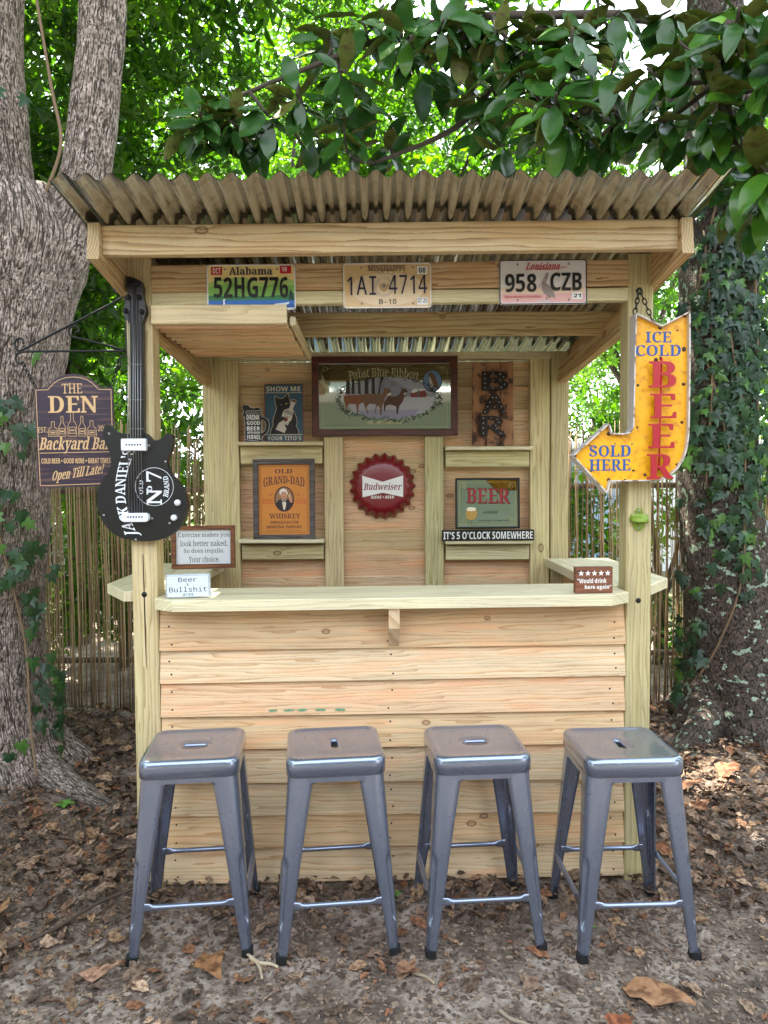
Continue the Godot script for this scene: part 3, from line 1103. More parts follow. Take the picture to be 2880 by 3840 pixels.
# Leafy twigs spread in clumps through an ellipsoid; the nearest ones in view are parts of their own.
func crown(tree: Node3D, c: Vector3, rad: Vector3, n: int, meshes: Array, mats: Array, tones: Array, seed_: int, clumps := 40, spread := 0.36, size := 1.0, singles := 300) -> Array:
	var r := RandomNumberGenerator.new()
	r.seed = seed_
	var heads := []
	while heads.size() < clumps:
		var p := Vector3(r.randf_range(-1, 1), r.randf_range(-1, 1), r.randf_range(-1, 1))
		if p.length() < 1.0 and p.length() > 0.35: heads.append(p * rad)
	var all := []
	for k in n:
		var h: Vector3 = heads[r.randi() % clumps]
		var p := h + Vector3(r.randfn(), r.randfn() * 0.75, r.randfn()) * spread * rad.length() * 0.33
		var out := (p / rad).normalized().lerp(Vector3(r.randf_range(-1, 1), r.randf_range(-0.9, 0.5), r.randf_range(-1, 1)), 0.6).normalized()
		var x := out.cross(Vector3(r.randf_range(-1, 1), 0.3, r.randf_range(-1, 1))).normalized()
		var b := Basis(x, out, x.cross(out)).scaled_local(Vector3.ONE * size * r.randf_range(0.8, 1.3))
		all.append([Transform3D(b, p), k, (c + p - eye).length() if in_view(c + p + tree.position * 0.0) else 1e6 + k])
	all.sort_custom(func(a, b): return a[2] < b[2])
	var rest := []
	var xfs := [[], [], []]
	var cols := [[], [], []]
	for k in all.size():
		var t := r.randi() % tones.size()
		var xf: Transform3D = all[k][0]
		xf.origin += c - tree.position
		if k < singles and all[k][2] < 1e5:
			part("leafy_twig", meshes[k % meshes.size()], mats[t], tree, xf)
		else:
			var m := k % meshes.size()
			xfs[m].append(xf)
			cols[m].append(tones[t])
	for m in meshes.size():
		if xfs[m].size() > 0: many("foliage", meshes[m], M["leaf"], xfs[m], cols[m], tree)
	return heads

func tone_mats(tones: Array) -> Array:
	var out := []
	for t in tones:
		var m: StandardMaterial3D = M["leaf"].duplicate()
		m.albedo_color = t.linear_to_srgb()
		out.append(m)
	return out

func limbs(tree: Node3D, from: Vector3, c: Vector3, heads: Array, count: int, r0: float):
	for k in count:
		var h: Vector3 = heads[k * heads.size() / count] * 0.85 + c - tree.position
		var mid := from.lerp(h, 0.5) + Vector3(0, 0.25 * from.distance_to(h) * 0.5, 0)
		var p := smooth3([from, mid, h], 6)
		var rr := []
		for i in p.size(): rr.append(lerpf(r0, 0.008, float(i) / (p.size() - 1)))
		part("limb", tube(p, rr, 7), M["twig"], tree)

func make_left_tree():
	var t := thing("oak_tree", "thick forked grey tree with deeply furrowed bark beside the hanging sign", "tree", Vector3(-1.85, 0, -1.05))
	var o := t.position
	var g := func(x, y, z, r): return [Vector3(x, y, z) - o, r]
	part("trunk", trunk_mesh([g.call(-1.86, -0.15, -1.02, 0.31), g.call(-1.93, 0.15, -1.02, 0.27), g.call(-1.97, 0.45, -1.03, 0.255), g.call(-1.985, 0.8, -1.05, 0.255), g.call(-1.95, 1.2, -1.05, 0.26), g.call(-1.91, 1.6, -1.05, 0.26), g.call(-1.87, 2.0, -1.05, 0.265), g.call(-1.83, 2.35, -1.05, 0.29), g.call(-1.78, 2.62, -1.05, 0.32), g.call(-1.80, 2.85, -1.06, 0.22)], 150, 26, "oak_bark", 0.016, 0.10, 3), M["oak_bark"], t)
	part("limb", trunk_mesh([g.call(-1.82, 2.15, -1.05, 0.10), g.call(-1.70, 2.40, -1.05, 0.17), g.call(-1.60, 2.60, -1.05, 0.165), g.call(-1.50, 2.80, -1.05, 0.120), g.call(-1.435, 3.0, -1.05, 0.108), g.call(-1.365, 3.5, -1.05, 0.108), g.call(-1.32, 4.1, -1.1, 0.105), g.call(-1.2, 5.2, -1.5, 0.09), g.call(-1.0, 6.4, -2.2, 0.05)], 90, 22, "oak_bark", 0.018, 0.0, 7), M["oak_bark"], t)
	part("limb", trunk_mesh([g.call(-1.85, 2.30, -1.05, 0.24), g.call(-1.90, 2.75, -1.06, 0.215), g.call(-1.945, 3.1, -1.07, 0.205), g.call(-1.97, 3.6, -1.1, 0.20), g.call(-1.98, 4.6, -1.3, 0.17), g.call(-2.2, 6.4, -2.0, 0.09)], 100, 24, "oak_bark", 0.020, 0.0, 9), M["oak_bark"], t)
	part("root", trunk_mesh([g.call(-1.72, 0.10, -0.95, 0.09), g.call(-1.50, 0.06, -0.78, 0.06), g.call(-1.30, 0.02, -0.66, 0.035), g.call(-1.15, -0.02, -0.60, 0.02)], 30, 10, "oak_bark", 0.010, 0.0, 4), M["oak_bark"], t)
	part("root", trunk_mesh([g.call(-1.95, 0.50, -0.86, 0.08), g.call(-1.93, 0.30, -0.80, 0.11), g.call(-1.93, 0.10, -0.72, 0.13), g.call(-1.93, -0.08, -0.62, 0.12)], 40, 10, "oak_bark", 0.012, 0.0, 5), M["oak_bark"], t)
	part("twig", tube(smooth3([Vector3(-1.60, 2.78, -0.92) - o, Vector3(-1.50, 3.02, -0.90) - o, Vector3(-1.55, 3.3, -0.93) - o, Vector3(-1.63, 3.8, -0.95) - o]), [0.008, 0.008, 0.008, 0.008, 0.008, 0.008, 0.008, 0.008, 0.008, 0.008, 0.008, 0.008, 0.008, 0.007, 0.007, 0.007, 0.007, 0.006, 0.005], 7), M["vine"], t)
	var tones := leaf_tones()
	var heads := crown(t, Vector3(-1.6, 6.7, -1.2), Vector3(4.2, 1.2, 4.3), 5600, sprays(), tone_mats(tones), tones, 61, 120, 0.26, 1.3, 120)
	limbs(t, Vector3(-2.2, 6.3, -2.0) - o, Vector3(-1.6, 6.7, -1.2), heads, 10, 0.07)
	# ivy on this trunk
	var ivy := thing("ivy_vine", "sparse ivy climbing the grey furrowed trunk beside the hanging sign", "ivy", Vector3(-1.85, 0, -1.05))
	var stem := smooth3([Vector3(-1.60, 0.12, -0.70), Vector3(-1.66, 0.35, -0.78), Vector3(-1.70, 0.7, -0.84), Vector3(-1.76, 1.05, -0.82), Vector3(-1.82, 1.35, -0.80), Vector3(-1.90, 1.7, -0.76), Vector3(-1.93, 2.1, -0.74)], 8)
	var rel := []
	for p in stem: rel.append(p - o)
	part("stem", tube(rel, 0.006, 6), M["vine"], ivy)
	ivy_leaves(ivy, [[-1.62, 0.55, 10, 0.08], [-1.62, 0.42, 6, 0.07], [-1.58, 0.28, 7, 0.08], [-1.66, 0.80, 4, 0.05], [-1.70, 0.98, 14, 0.07], [-1.70, 1.12, 6, 0.05], [-1.72, 1.22, 5, 0.05], [-1.80, 1.38, 12, 0.07], [-1.82, 1.50, 6, 0.06], [-1.80, 1.66, 10, 0.06], [-1.78, 1.80, 8, 0.06], [-1.82, 1.96, 8, 0.06], [-1.80, 2.10, 6, 0.05], [-1.78, 3.45, 8, 0.07], [-1.72, 3.25, 6, 0.06], [-1.62, 0.20, 6, 0.08]], -1.9, -1.05, 0.285, o, 21)

func leaf_tones() -> Array:
	return [Color(0.055, 0.120, 0.034), Color(0.080, 0.165, 0.040), Color(0.115, 0.215, 0.046), Color(0.165, 0.275, 0.052)]

func sprays() -> Array:
	if "sprays" not in M: M["sprays"] = [spray_mesh(10, 0.26, 0.092, 0.036, 1), spray_mesh(9, 0.22, 0.100, 0.034, 2), spray_mesh(12, 0.32, 0.082, 0.034, 3)]
	return M["sprays"]

func ivy_mesh(k: int) -> ArrayMesh:
	var st := st_new()
	st.set_smooth_group(-1)
	var out := [Vector2(0, -0.05), Vector2(0.22, -0.16), Vector2(0.50, 0.02), Vector2(0.26, 0.16), Vector2(0.46, 0.48), Vector2(0.18, 0.46), Vector2(0.0, 1.0), Vector2(-0.18, 0.46), Vector2(-0.46, 0.48), Vector2(-0.26, 0.16), Vector2(-0.50, 0.02), Vector2(-0.22, -0.16)]
	var lift := 0.10 + 0.05 * k
	var c := Vector3(0, 0.22, 0.0)
	for i in 12:
		var a: Vector2 = out[i]
		var b: Vector2 = out[(i + 1) % 12]
		for p in [c, Vector3(a.x, a.y, -lift * absf(a.x) * 1.4 - lift * a.y * a.y * 0.8), Vector3(b.x, b.y, -lift * absf(b.x) * 1.4 - lift * b.y * b.y * 0.8)]: st.add_vertex(p)
	return done(st)

# spots: [x, y, how many, spread]; leaves lie on a trunk of radius r round (cx, cz)
func ivy_leaves(ivy: Node3D, spots: Array, cx: float, cz: float, r: float, o: Vector3, seed_: int):
	var g := RandomNumberGenerator.new()
	g.seed = seed_
	if "ivy_meshes" not in M:
		M["ivy_meshes"] = [ivy_mesh(0), ivy_mesh(1), ivy_mesh(3)]
		var mats := []
		for c in [rgb(26, 52, 36), rgb(32, 62, 40), rgb(46, 80, 44), rgb(74, 112, 48)]:
			var m: StandardMaterial3D = M["ivy"].duplicate()
			m.albedo_color = c
			mats.append(m)
		M["ivy_mats"] = mats
	var made := 0
	var xfs := []
	var cols := []
	for s in spots:
		for k in s[2]:
			var x: float = s[0] + g.randfn() * s[3]
			var y: float = s[1] + g.randfn() * s[3]
			var dx: float = clampf((x - cx) / r, -0.97, 0.97)
			var dz := sqrt(1.0 - dx * dx)
			var nrm := Vector3(dx, 0.15 + g.randfn() * 0.3, dz + 0.2).normalized().lerp(Vector3(g.randfn(), g.randfn(), 0.8).normalized(), 0.3).normalized()
			var down := (Vector3(g.randfn() * 0.5, -1, 0) - nrm * nrm.dot(Vector3(0, -1, 0))).normalized()
			down = (down - nrm * down.dot(nrm)).normalized()
			var b := Basis(down.cross(nrm), down, nrm).scaled_local(Vector3.ONE * g.randf_range(0.05, 0.085))
			var xf := Transform3D(b, Vector3(cx + dx * r, y, cz + dz * r) + nrm * g.randf_range(0.015, 0.05) - o)
			var tone: int = [0, 0, 0, 1, 1, 1, 2, 3][g.randi() % 8]
			if made < 300:
				part("leaf", M["ivy_meshes"][g.randi() % 3], M["ivy_mats"][tone], ivy, xf)
				made += 1
			else:
				xfs.append(xf)
				cols.append(M["ivy_mats"][tone].albedo_color.srgb_to_linear())
	if xfs.size() > 0: many("leaves_further", M["ivy_meshes"][1], M["ivy"], xfs, cols, ivy)

func magnolia_leaf(k: int) -> ArrayMesh:
	var mesh := ArrayMesh.new()
	var curl: float = [0.12, 0.30, -0.10, 0.5][k]
	var fold: float = [0.30, 0.15, 0.45, 0.25][k]
	for layer in 2:
		var st := st_new()
		st.set_smooth_group(0)
		var seg := 7
		var rows := []
		for i in seg + 1:
			var t := float(i) / seg
			var w := 0.21 * pow(sin(PI * pow(t, 0.8)), 0.75) * (0.75 + 0.5 * t) if i > 0 and i < seg else 0.0
			var z := -curl * t * t - 0.012 * layer + 0.02 * sin(t * 9.0 + k)
			rows.append([Vector3(-w, t, z + fold * w + 0.02 * sin(t * 14.0 + k)), Vector3(0, t, z), Vector3(w, t, z + fold * w + 0.02 * sin(t * 12.0 + 2.0 * k))])
		for i in seg:
			for h in 2:
				var a: Vector3 = rows[i][h]
				var b: Vector3 = rows[i + 1][h]
				var c: Vector3 = rows[i + 1][h + 1]
				var d: Vector3 = rows[i][h + 1]
				if layer == 0: quad(st, a, b, c, d, Vector2(a.x, a.y), Vector2(b.x, b.y), Vector2(c.x, c.y), Vector2(d.x, d.y))
				else: quad(st, a, d, c, b, Vector2(a.x, a.y), Vector2(d.x, d.y), Vector2(c.x, c.y), Vector2(b.x, b.y))
		st.generate_normals()
		mesh = st.commit(mesh)
	return mesh

func make_magnolia():
	var t := thing("magnolia_tree", "magnolia with big glossy leaves reaching over the roof and lichen spotted trunk", "tree", Vector3(1.95, 0, -1.6))
	var o := t.position
	var g := func(x, y, z, r): return [Vector3(x, y, z) - o, r]
	part("trunk", trunk_mesh([g.call(2.02, -0.15, -1.58, 0.34), g.call(2.03, 0.12, -1.58, 0.31), g.call(2.03, 0.4, -1.6, 0.285), g.call(1.98, 0.9, -1.6, 0.25), g.call(1.92, 1.4, -1.6, 0.215), g.call(1.90, 2.0, -1.6, 0.21), g.call(1.90, 2.7, -1.6, 0.20), g.call(1.9, 3.5, -1.6, 0.18), g.call(1.85, 4.8, -1.7, 0.12), g.call(1.75, 6.2, -1.9, 0.05)], 110, 24, "magnolia_bark", 0.010, 0.17, 12), M["magnolia_bark"], t)
	part("root", trunk_mesh([g.call(1.85, 0.16, -1.45, 0.11), g.call(1.66, 0.05, -1.28, 0.09), g.call(1.52, 0.0, -1.16, 0.06), g.call(1.40, -0.06, -1.10, 0.03)], 40, 10, "magnolia_bark", 0.008, 0.0, 3), M["magnolia_bark"], t)
	part("root", trunk_mesh([g.call(2.05, 0.20, -1.40, 0.13), g.call(2.0, 0.06, -1.18, 0.10), g.call(1.98, -0.04, -1.0, 0.06)], 40, 10, "magnolia_bark", 0.008, 0.0, 6), M["magnolia_bark"], t)
	var ways := [
		[Vector3(1.9, 3.55, -1.55), Vector3(1.35, 3.62, -1.0), Vector3(0.75, 3.52, -0.75), Vector3(0.2, 3.48, -0.75), Vector3(-0.35, 3.4, -0.95), Vector3(-0.85, 3.2, -0.95)],
		[Vector3(1.9, 2.95, -1.5), Vector3(1.75, 3.02, -0.9), Vector3(1.5, 2.98, -0.45), Vector3(1.25, 2.95, -0.2)],
		[Vector3(1.9, 3.2, -1.5), Vector3(1.4, 3.2, -0.9), Vector3(1.0, 3.05, -0.6), Vector3(0.65, 3.0, -0.5)],
		[Vector3(0.75, 3.52, -0.75), Vector3(0.55, 3.35, -0.9), Vector3(0.35, 3.15, -1.0), Vector3(-0.05, 3.02, -1.1)],
		[Vector3(1.9, 4.0, -1.6), Vector3(1.9, 4.4, -0.8), Vector3(1.5, 4.6, -0.2)],
		[Vector3(1.85, 4.6, -1.7), Vector3(1.0, 5.2, -2.0), Vector3(0.3, 5.6, -2.4)]]
	var spine := []
	for w in ways:
		var p := smooth3(w, 8)
		var rel := []
		var rr := []
		for i in p.size():
			rel.append(p[i] - o)
			rr.append(lerpf(0.026, 0.008, float(i) / (p.size() - 1)))
			spine.append(p[i])
		part("limb", tube(rel, rr, 8), M["twig"], t)
	var tips := [[1.19,2.81,-0.05],[1.05,3.03,-0.10],[0.97,2.99,-0.20],[0.87,3.05,-0.25],[1.31,2.64,-0.10],[1.29,2.97,0.00],[1.20,2.78,-0.30],[1.05,2.85,-0.30],[0.72,3.20,-0.30],[0.64,3.13,-0.40],[0.54,3.12,-0.45],[0.83,2.97,-0.40],[0.99,2.96,-0.50],[0.63,3.03,-0.60],[0.45,3.36,-0.60],[0.24,3.35,-0.50],[0.09,3.31,-0.50],[0.02,3.51,-0.70],[0.35,3.47,-0.60],[-0.10,3.55,-0.80],[0.54,2.98,-0.80],[0.91,3.05,-0.90],[1.41,2.64,-0.40],[1.45,2.48,-0.30],[1.39,3.34,-0.50],[1.22,3.45,-0.60],[1.00,3.45,-0.60],[-0.19,3.11,-0.90],[-0.09,3.33,-1.10],[-0.32,3.18,-1.20],[0.00,3.18,-1.20],[-0.75,3.24,-0.90],[-0.84,3.13,-0.80],[-0.68,3.18,-1.00],[-0.92,3.11,-0.90],[-0.61,3.12,-1.10],[0.24,3.36,-0.90],[0.38,3.35,-1.00],[-0.28,3.61,-1.00],[0.63,2.90,-0.20],[1.22,3.06,-0.50],[1.25,2.78,0.10],[1.26,2.86,0.25],[1.32,2.52,0.02],[1.16,3.02,0.12],[1.30,3.10,0.05],[1.40,2.50,-0.15]]
	for k in range(14, 40, 3):
		var q: Vector3 = spine[k]
		tips.append([q.x + 0.06 * sin(k * 1.7), q.y - 0.10 - 0.08 * absf(sin(k * 2.3)), q.z + 0.12])
	for k in range(spine.size() - 66, spine.size() - 44, 4):
		var q: Vector3 = spine[k]
		tips.append([q.x + 0.05 * sin(k * 1.3), q.y - 0.08, q.z + 0.10])
	var meshes := []
	for k in 4:
		for young in 2:
			var m := magnolia_leaf(k)
			m.surface_set_material(0, M["magnolia_top_young" if young else "magnolia_top"])
			m.surface_set_material(1, M["magnolia_under"])
			meshes.append(m)
	var r := RandomNumberGenerator.new()
	r.seed = 77
	var all := []
	for q in tips:
		var tip := Vector3(q[0], q[1], q[2])
		var best: Vector3 = spine[0]
		for s in spine:
			if s.distance_to(tip) < best.distance_to(tip) and s.y > tip.y - 0.4: best = s
		var mid := best.lerp(tip, 0.55) + Vector3(r.randf_range(-0.05, 0.05), -0.05, r.randf_range(-0.05, 0.05))
		var p := smooth3([best - o, mid - o, tip - o], 5)
		var rr := []
		for i in p.size(): rr.append(lerpf(0.011, 0.005, float(i) / (p.size() - 1)))
		part("twig", tube(p, rr, 6), M["twig"], t)
		var dir := (tip - mid).normalized().lerp(Vector3(0, 0.5, 0.35), 0.45).normalized()
		for k in r.randi_range(10, 13):
			var ang := k * 2.39 + r.randf() * 0.5
			var sx := dir.cross(Vector3(0.3, 0.1, 0.9)).normalized()
			var sy := dir.cross(sx)
			var rad := sx * cos(ang) + sy * sin(ang)
			var hang := 0.9 if k % 2 == 0 else 0.1
			var out := (rad + dir * r.randf_range(-0.1, 0.7) + Vector3(0, -hang * r.randf_range(0.5, 1.6), 0)).normalized()
			var nrm := (Vector3(0, 1, 0.25) + rad * 0.3 + Vector3(r.randfn(), r.randfn(), r.randfn()) * 0.45)
			if hang > 0.5: nrm = Vector3(rad.x * 0.6, 0.3, absf(rad.z) + 0.5)
			nrm = (nrm - out * nrm.dot(out)).normalized()
			var L := r.randf_range(0.115, 0.205)
			var b := Basis(out.cross(nrm), out, nrm).scaled_local(Vector3(L * r.randf_range(0.95, 1.2), L, L))
			all.append([Transform3D(b, tip - dir * 0.012 * k + out * 0.012 - o), (tip - eye).length() if in_view(tip) else 99.0])
	# the crown above and behind, out of the picture
	for k in 900:
		var p := Vector3(1.7 + r.randfn() * 1.0, 5.2 + r.randfn() * 0.8, -2.2 + r.randfn() * 1.1)
		if p.y < 1.9 + (eye.z - p.z) * 0.66: continue
		var out := Vector3(r.randfn(), r.randfn() * 0.6 - 0.2, r.randfn()).normalized()
		var nrm := Vector3(0, 1, 0) + Vector3(r.randfn(), r.randfn(), r.randfn()) * 0.4
		nrm = (nrm - out * nrm.dot(out)).normalized()
		all.append([Transform3D(Basis(out.cross(nrm), out, nrm).scaled_local(Vector3.ONE * r.randf_range(0.14, 0.2)), p - o), 100.0])
	all.sort_custom(func(a, b): return a[1] < b[1])
	var rest := []
	for k in all.size():
		if k < 300: part("leaf", meshes[r.randi() % 4 * 2 + (1 if r.randf() < 0.28 else 0)], null, t, all[k][0])
		else: rest.append(all[k][0])
	var mm := MultiMesh.new()
	mm.transform_format = MultiMesh.TRANSFORM_3D
	mm.mesh = meshes[0]
	mm.instance_count = rest.size()
	for k in rest.size(): mm.set_instance_transform(k, rest[k])
	var mi := MultiMeshInstance3D.new()
	mi.name = "foliage"
	mi.multimesh = mm
	mi.set_meta("kind", "stuff")
	t.add_child(mi, true)
	# ivy that wraps the trunk
	var ivy := thing("ivy_vine", "thick curtain of dark ivy hanging down the lichen spotted trunk", "ivy", Vector3(1.92, 0, -1.6))
	var io := ivy.position
	for v in [[[1.84, 2.7], [1.86, 2.2], [1.93, 1.8], [1.94, 1.3], [1.93, 0.9], [1.82, 0.55], [1.74, 0.35]], [[1.95, 2.9], [2.0, 2.3], [2.02, 1.7]], [[1.74, 2.8], [1.78, 2.1], [1.76, 1.4]], [[1.80, 3.0], [1.72, 2.4], [1.80, 1.9], [1.88, 1.5]]]:
		var p := []
		for q in v: p.append(Vector3(q[0], q[1], -1.6 + sqrt(maxf(0.01, 0.052 - pow(q[0] - 1.92, 2))) + 0.03) - io)
		part("stem", tube(smooth3(p, 6), 0.006, 6), M["vine"], ivy)
	ivy_leaves(ivy, [[1.93, 1.45, 52, 0.09], [1.92, 1.2, 28, 0.07], [1.95, 1.0, 18, 0.05], [1.80, 1.65, 52, 0.09], [1.95, 1.75, 68, 0.10], [1.85, 1.95, 72, 0.11], [2.0, 2.05, 52, 0.09], [1.80, 2.25, 72, 0.11], [1.95, 2.35, 64, 0.11], [1.85, 2.6, 72, 0.12], [2.0, 2.7, 52, 0.10], [1.85, 2.9, 60, 0.12], [1.78, 1.25, 10, 0.06], [1.72, 0.85, 7, 0.05], [1.70, 0.62, 10, 0.06], [1.68, 0.42, 13, 0.05], [1.62, 0.28, 7, 0.06], [2.05, 1.55, 28, 0.06], [1.98, 0.80, 6, 0.04]], 1.915, -1.6, 0.235, io, 33)

func make_background_trees():
	var sp := sprays()
	var green := leaf_tones()
	var list := [
		["camphor_tree", "dense dark green tree behind the grey furrowed trunk", Vector3(-2.7, 0, -3.9), Vector3(-2.55, 3.4, -3.4), Vector3(1.25, 2.3, 0.9), 2200, green, 1.05, 0.11, 46],
		["camphor_tree", "mid green leafy tree rising behind the middle of the roof", Vector3(0.2, 0, -5.0), Vector3(0.30, 4.5, -4.6), Vector3(1.9, 1.2, 1.0), 1000, green, 1.15, 0.10, 26],
		["sunlit_tree", "tall yellow green sunlit tree farther off behind the bar", Vector3(-1.6, 0, -10.2), Vector3(-1.4, 6.6, -9.8), Vector3(3.4, 2.9, 1.6), 2100, green, 1.3, 0.14, 46],
		["feathery_tree", "loose pale green tree behind the magnolia leaves", Vector3(4.2, 0, -9.5), Vector3(3.9, 5.2, -9.2), Vector3(2.3, 2.3, 1.5), 1000, green, 1.2, 0.12, 24],
		["distant_tree", "hazy pale tree far off over the reed fence by the arrow sign", Vector3(8.6, 0, -26), Vector3(8.4, 3.2, -26), Vector3(3.6, 2.6, 2.0), 1600, green, 2.2, 0.2, 30],
		["leafy_shrub", "tangled shrub behind the reed fence below the hanging sign", Vector3(-2.0, 0, -3.0), Vector3(-2.0, 1.05, -3.0), Vector3(0.95, 0.95, 0.5), 420, green, 0.9, 0.04, 20],
		["leafy_shrub", "young shrub behind the reed fence below the arrow sign", Vector3(2.1, 0, -3.0), Vector3(2.1, 1.0, -3.0), Vector3(0.95, 0.95, 0.5), 300, green, 0.9, 0.04, 16],
		["woodland_tree", "broad dark tree far behind the forked trunk", Vector3(-9.5, 0, -17), Vector3(-8.5, 7.5, -17), Vector3(5.5, 6.0, 2.0), 1500, green, 2.6, 0.2, 40],
		["woodland_tree", "narrow dark tree far behind the middle of the roof", Vector3(-0.8, 0, -19), Vector3(-0.8, 11.0, -19), Vector3(2.6, 3.8, 1.5), 800, green, 2.6, 0.2, 24],
		["woodland_tree", "broad dark tree far behind the magnolia", Vector3(9.5, 0, -20), Vector3(10.0, 8.5, -20), Vector3(4.5, 5.0, 2.0), 1100, green, 2.6, 0.2, 34],
		["yard_tree", "bushy tree at the side of the yard beyond the forked trunk", Vector3(-6.4, 0, -1.5), Vector3(-6.4, 3.0, -1.5), Vector3(1.3, 3.2, 2.2), 900, green, 2.6, 0.12, 30],
		["yard_tree", "bushy tree at the side of the yard between the forked trunk and the house", Vector3(-6.6, 0, 3.2), Vector3(-6.6, 3.0, 3.2), Vector3(1.3, 3.2, 2.4), 900, green, 2.6, 0.12, 30],
		["yard_tree", "bushy tree at the side of the yard beyond the ivy covered trunk", Vector3(6.4, 0, -1.8), Vector3(6.4, 3.0, -1.8), Vector3(1.3, 3.2, 2.2), 900, green, 2.6, 0.12, 30],
		["yard_tree", "bushy tree at the side of the yard between the ivy covered trunk and the house", Vector3(6.6, 0, 3.0), Vector3(6.6, 3.0, 3.0), Vector3(1.3, 3.2, 2.4), 900, green, 2.6, 0.12, 30],
		["sunlit_tree", "dappled green tree standing behind the reed fence and shrub", Vector3(-4.6, 0, -7.6), Vector3(-3.9, 3.6, -7.4), Vector3(2.2, 2.8, 1.4), 1500, green, 1.1, 0.12, 34]]
	var k := 0
	for a in list:
		var t := thing(a[0], a[1], "shrub" if a[0] == "leafy_shrub" else "tree", a[2])
		var c: Vector3 = a[3]
		var top := Vector3(c.x, c.y - 0.1 * a[4].y, c.z) - t.position
		part("trunk", tube(smooth3([Vector3(0, -0.1, 0), Vector3(0.05, top.y * 0.4, 0), top], 6), [a[8] * 1.3, a[8] * 1.1, a[8], a[8], a[8], a[8] * 0.9, a[8] * 0.9, a[8] * 0.85, a[8] * 0.8, a[8] * 0.7, a[8] * 0.65, a[8] * 0.6, a[8] * 0.5], 10), M["twig"], t)
		var tm := tone_mats(a[6])
		var heads := crown(t, c, a[4], a[5], sp, tm, a[6], 100 + k, a[9], 0.30, a[7], 60 if a[0] == "distant_tree" or a[0] == "woodland_tree" or a[0] == "yard_tree" else 300)
		limbs(t, Vector3(0.04, top.y * 0.55, 0), c, heads, 7, a[8] * 0.5)
		k += 1

# ---------------------------------------------------------------- stools

func rounded_square(h: float, r: float, n: int) -> Array:
	# n points by even angle steps on a square of half size h with corner radius r
	var out := []
	for k in n:
		var a := TAU * k / n
		var d := Vector2(cos(a), sin(a))
		var t := h / maxf(absf(d.x), absf(d.y))
		var p := d * t
		var c := h - r
		if absf(p.x) > c and absf(p.y) > c:
			var q := Vector2(signf(p.x) * c, signf(p.y) * c)
			# where the ray meets the corner's circle
			var b := d.dot(q)
			var disc := b * b - (q.length_squared() - r * r)
			p = d * (b + sqrt(maxf(0.0, disc)))
		out.append(p)
	return out

func stadium(lx: float, lz: float, n: int) -> Array:
	var out := []
	var r := minf(lx, lz)
	for k in n:
		var a := TAU * k / n
		var d := Vector2(cos(a), sin(a))
		var c := Vector2(lx - r, lz - r)
		var t := 0.0
		# march to the rounded slot's edge
		for i in 40:
			var p := d * t
			var q := Vector2(maxf(absf(p.x) - c.x, 0.0), maxf(absf(p.y) - c.y, 0.0))
			var s := r - q.length()
			if s < 1e-5: break
			t += s * 0.7
		out.append(d * t)
	return out

func seat_mesh() -> ArrayMesh:
	var n := 96
	var rows := []   # [points, y]
	var prof := [[0.149, 0.034, 0.553], [0.1525, 0.036, 0.556], [0.1535, 0.037, 0.585], [0.1525, 0.037, 0.597], [0.1495, 0.036, 0.6045], [0.145, 0.035, 0.6085], [0.139, 0.033, 0.610], [0.132, 0.030, 0.6085], [0.127, 0.028, 0.6055], [0.122, 0.026, 0.6045], [0.09, 0.03, 0.6040], [0.055, 0.03, 0.6035]]
	for p in prof: rows.append([rounded_square(p[0], p[1], n), p[2]])
	rows.append([stadium(0.040, 0.0135, n), 0.6032])
	rows.append([stadium(0.0375, 0.0110, n), 0.6015])
	rows.append([stadium(0.0370, 0.0105, n), 0.595])
	var st := st_new()
	st.set_smooth_group(0)
	for i in rows.size() - 1:
		for k in n:
			var k2 := (k + 1) % n
			var v := []
			for q in [[i, k], [i + 1, k], [i + 1, k2], [i, k2]]:
				var p: Vector2 = rows[q[0]][0][q[1]]
				v.append(Vector3(p.x, rows[q[0]][1], p.y))
			quad(st, v[0], v[3], v[2], v[1])
	# the underside of the pan
	var under := [[rounded_square(0.146, 0.034, n), 0.5565], [rounded_square(0.1455, 0.034, n), 0.598], [rounded_square(0.10, 0.03, n), 0.6005], [stadium(0.0372, 0.0107, n), 0.5985]]
	st.set_smooth_group(1)
	for i in 3:
		for k in n:
			var k2 := (k + 1) % n
			var v := []
			for q in [[i, k], [i + 1, k], [i + 1, k2], [i, k2]]:
				var p: Vector2 = under[q[0]][0][q[1]]
				v.append(Vector3(p.x, under[q[0]][1], p.y))
			quad(st, v[0], v[1], v[2], v[3])
	return done(st)

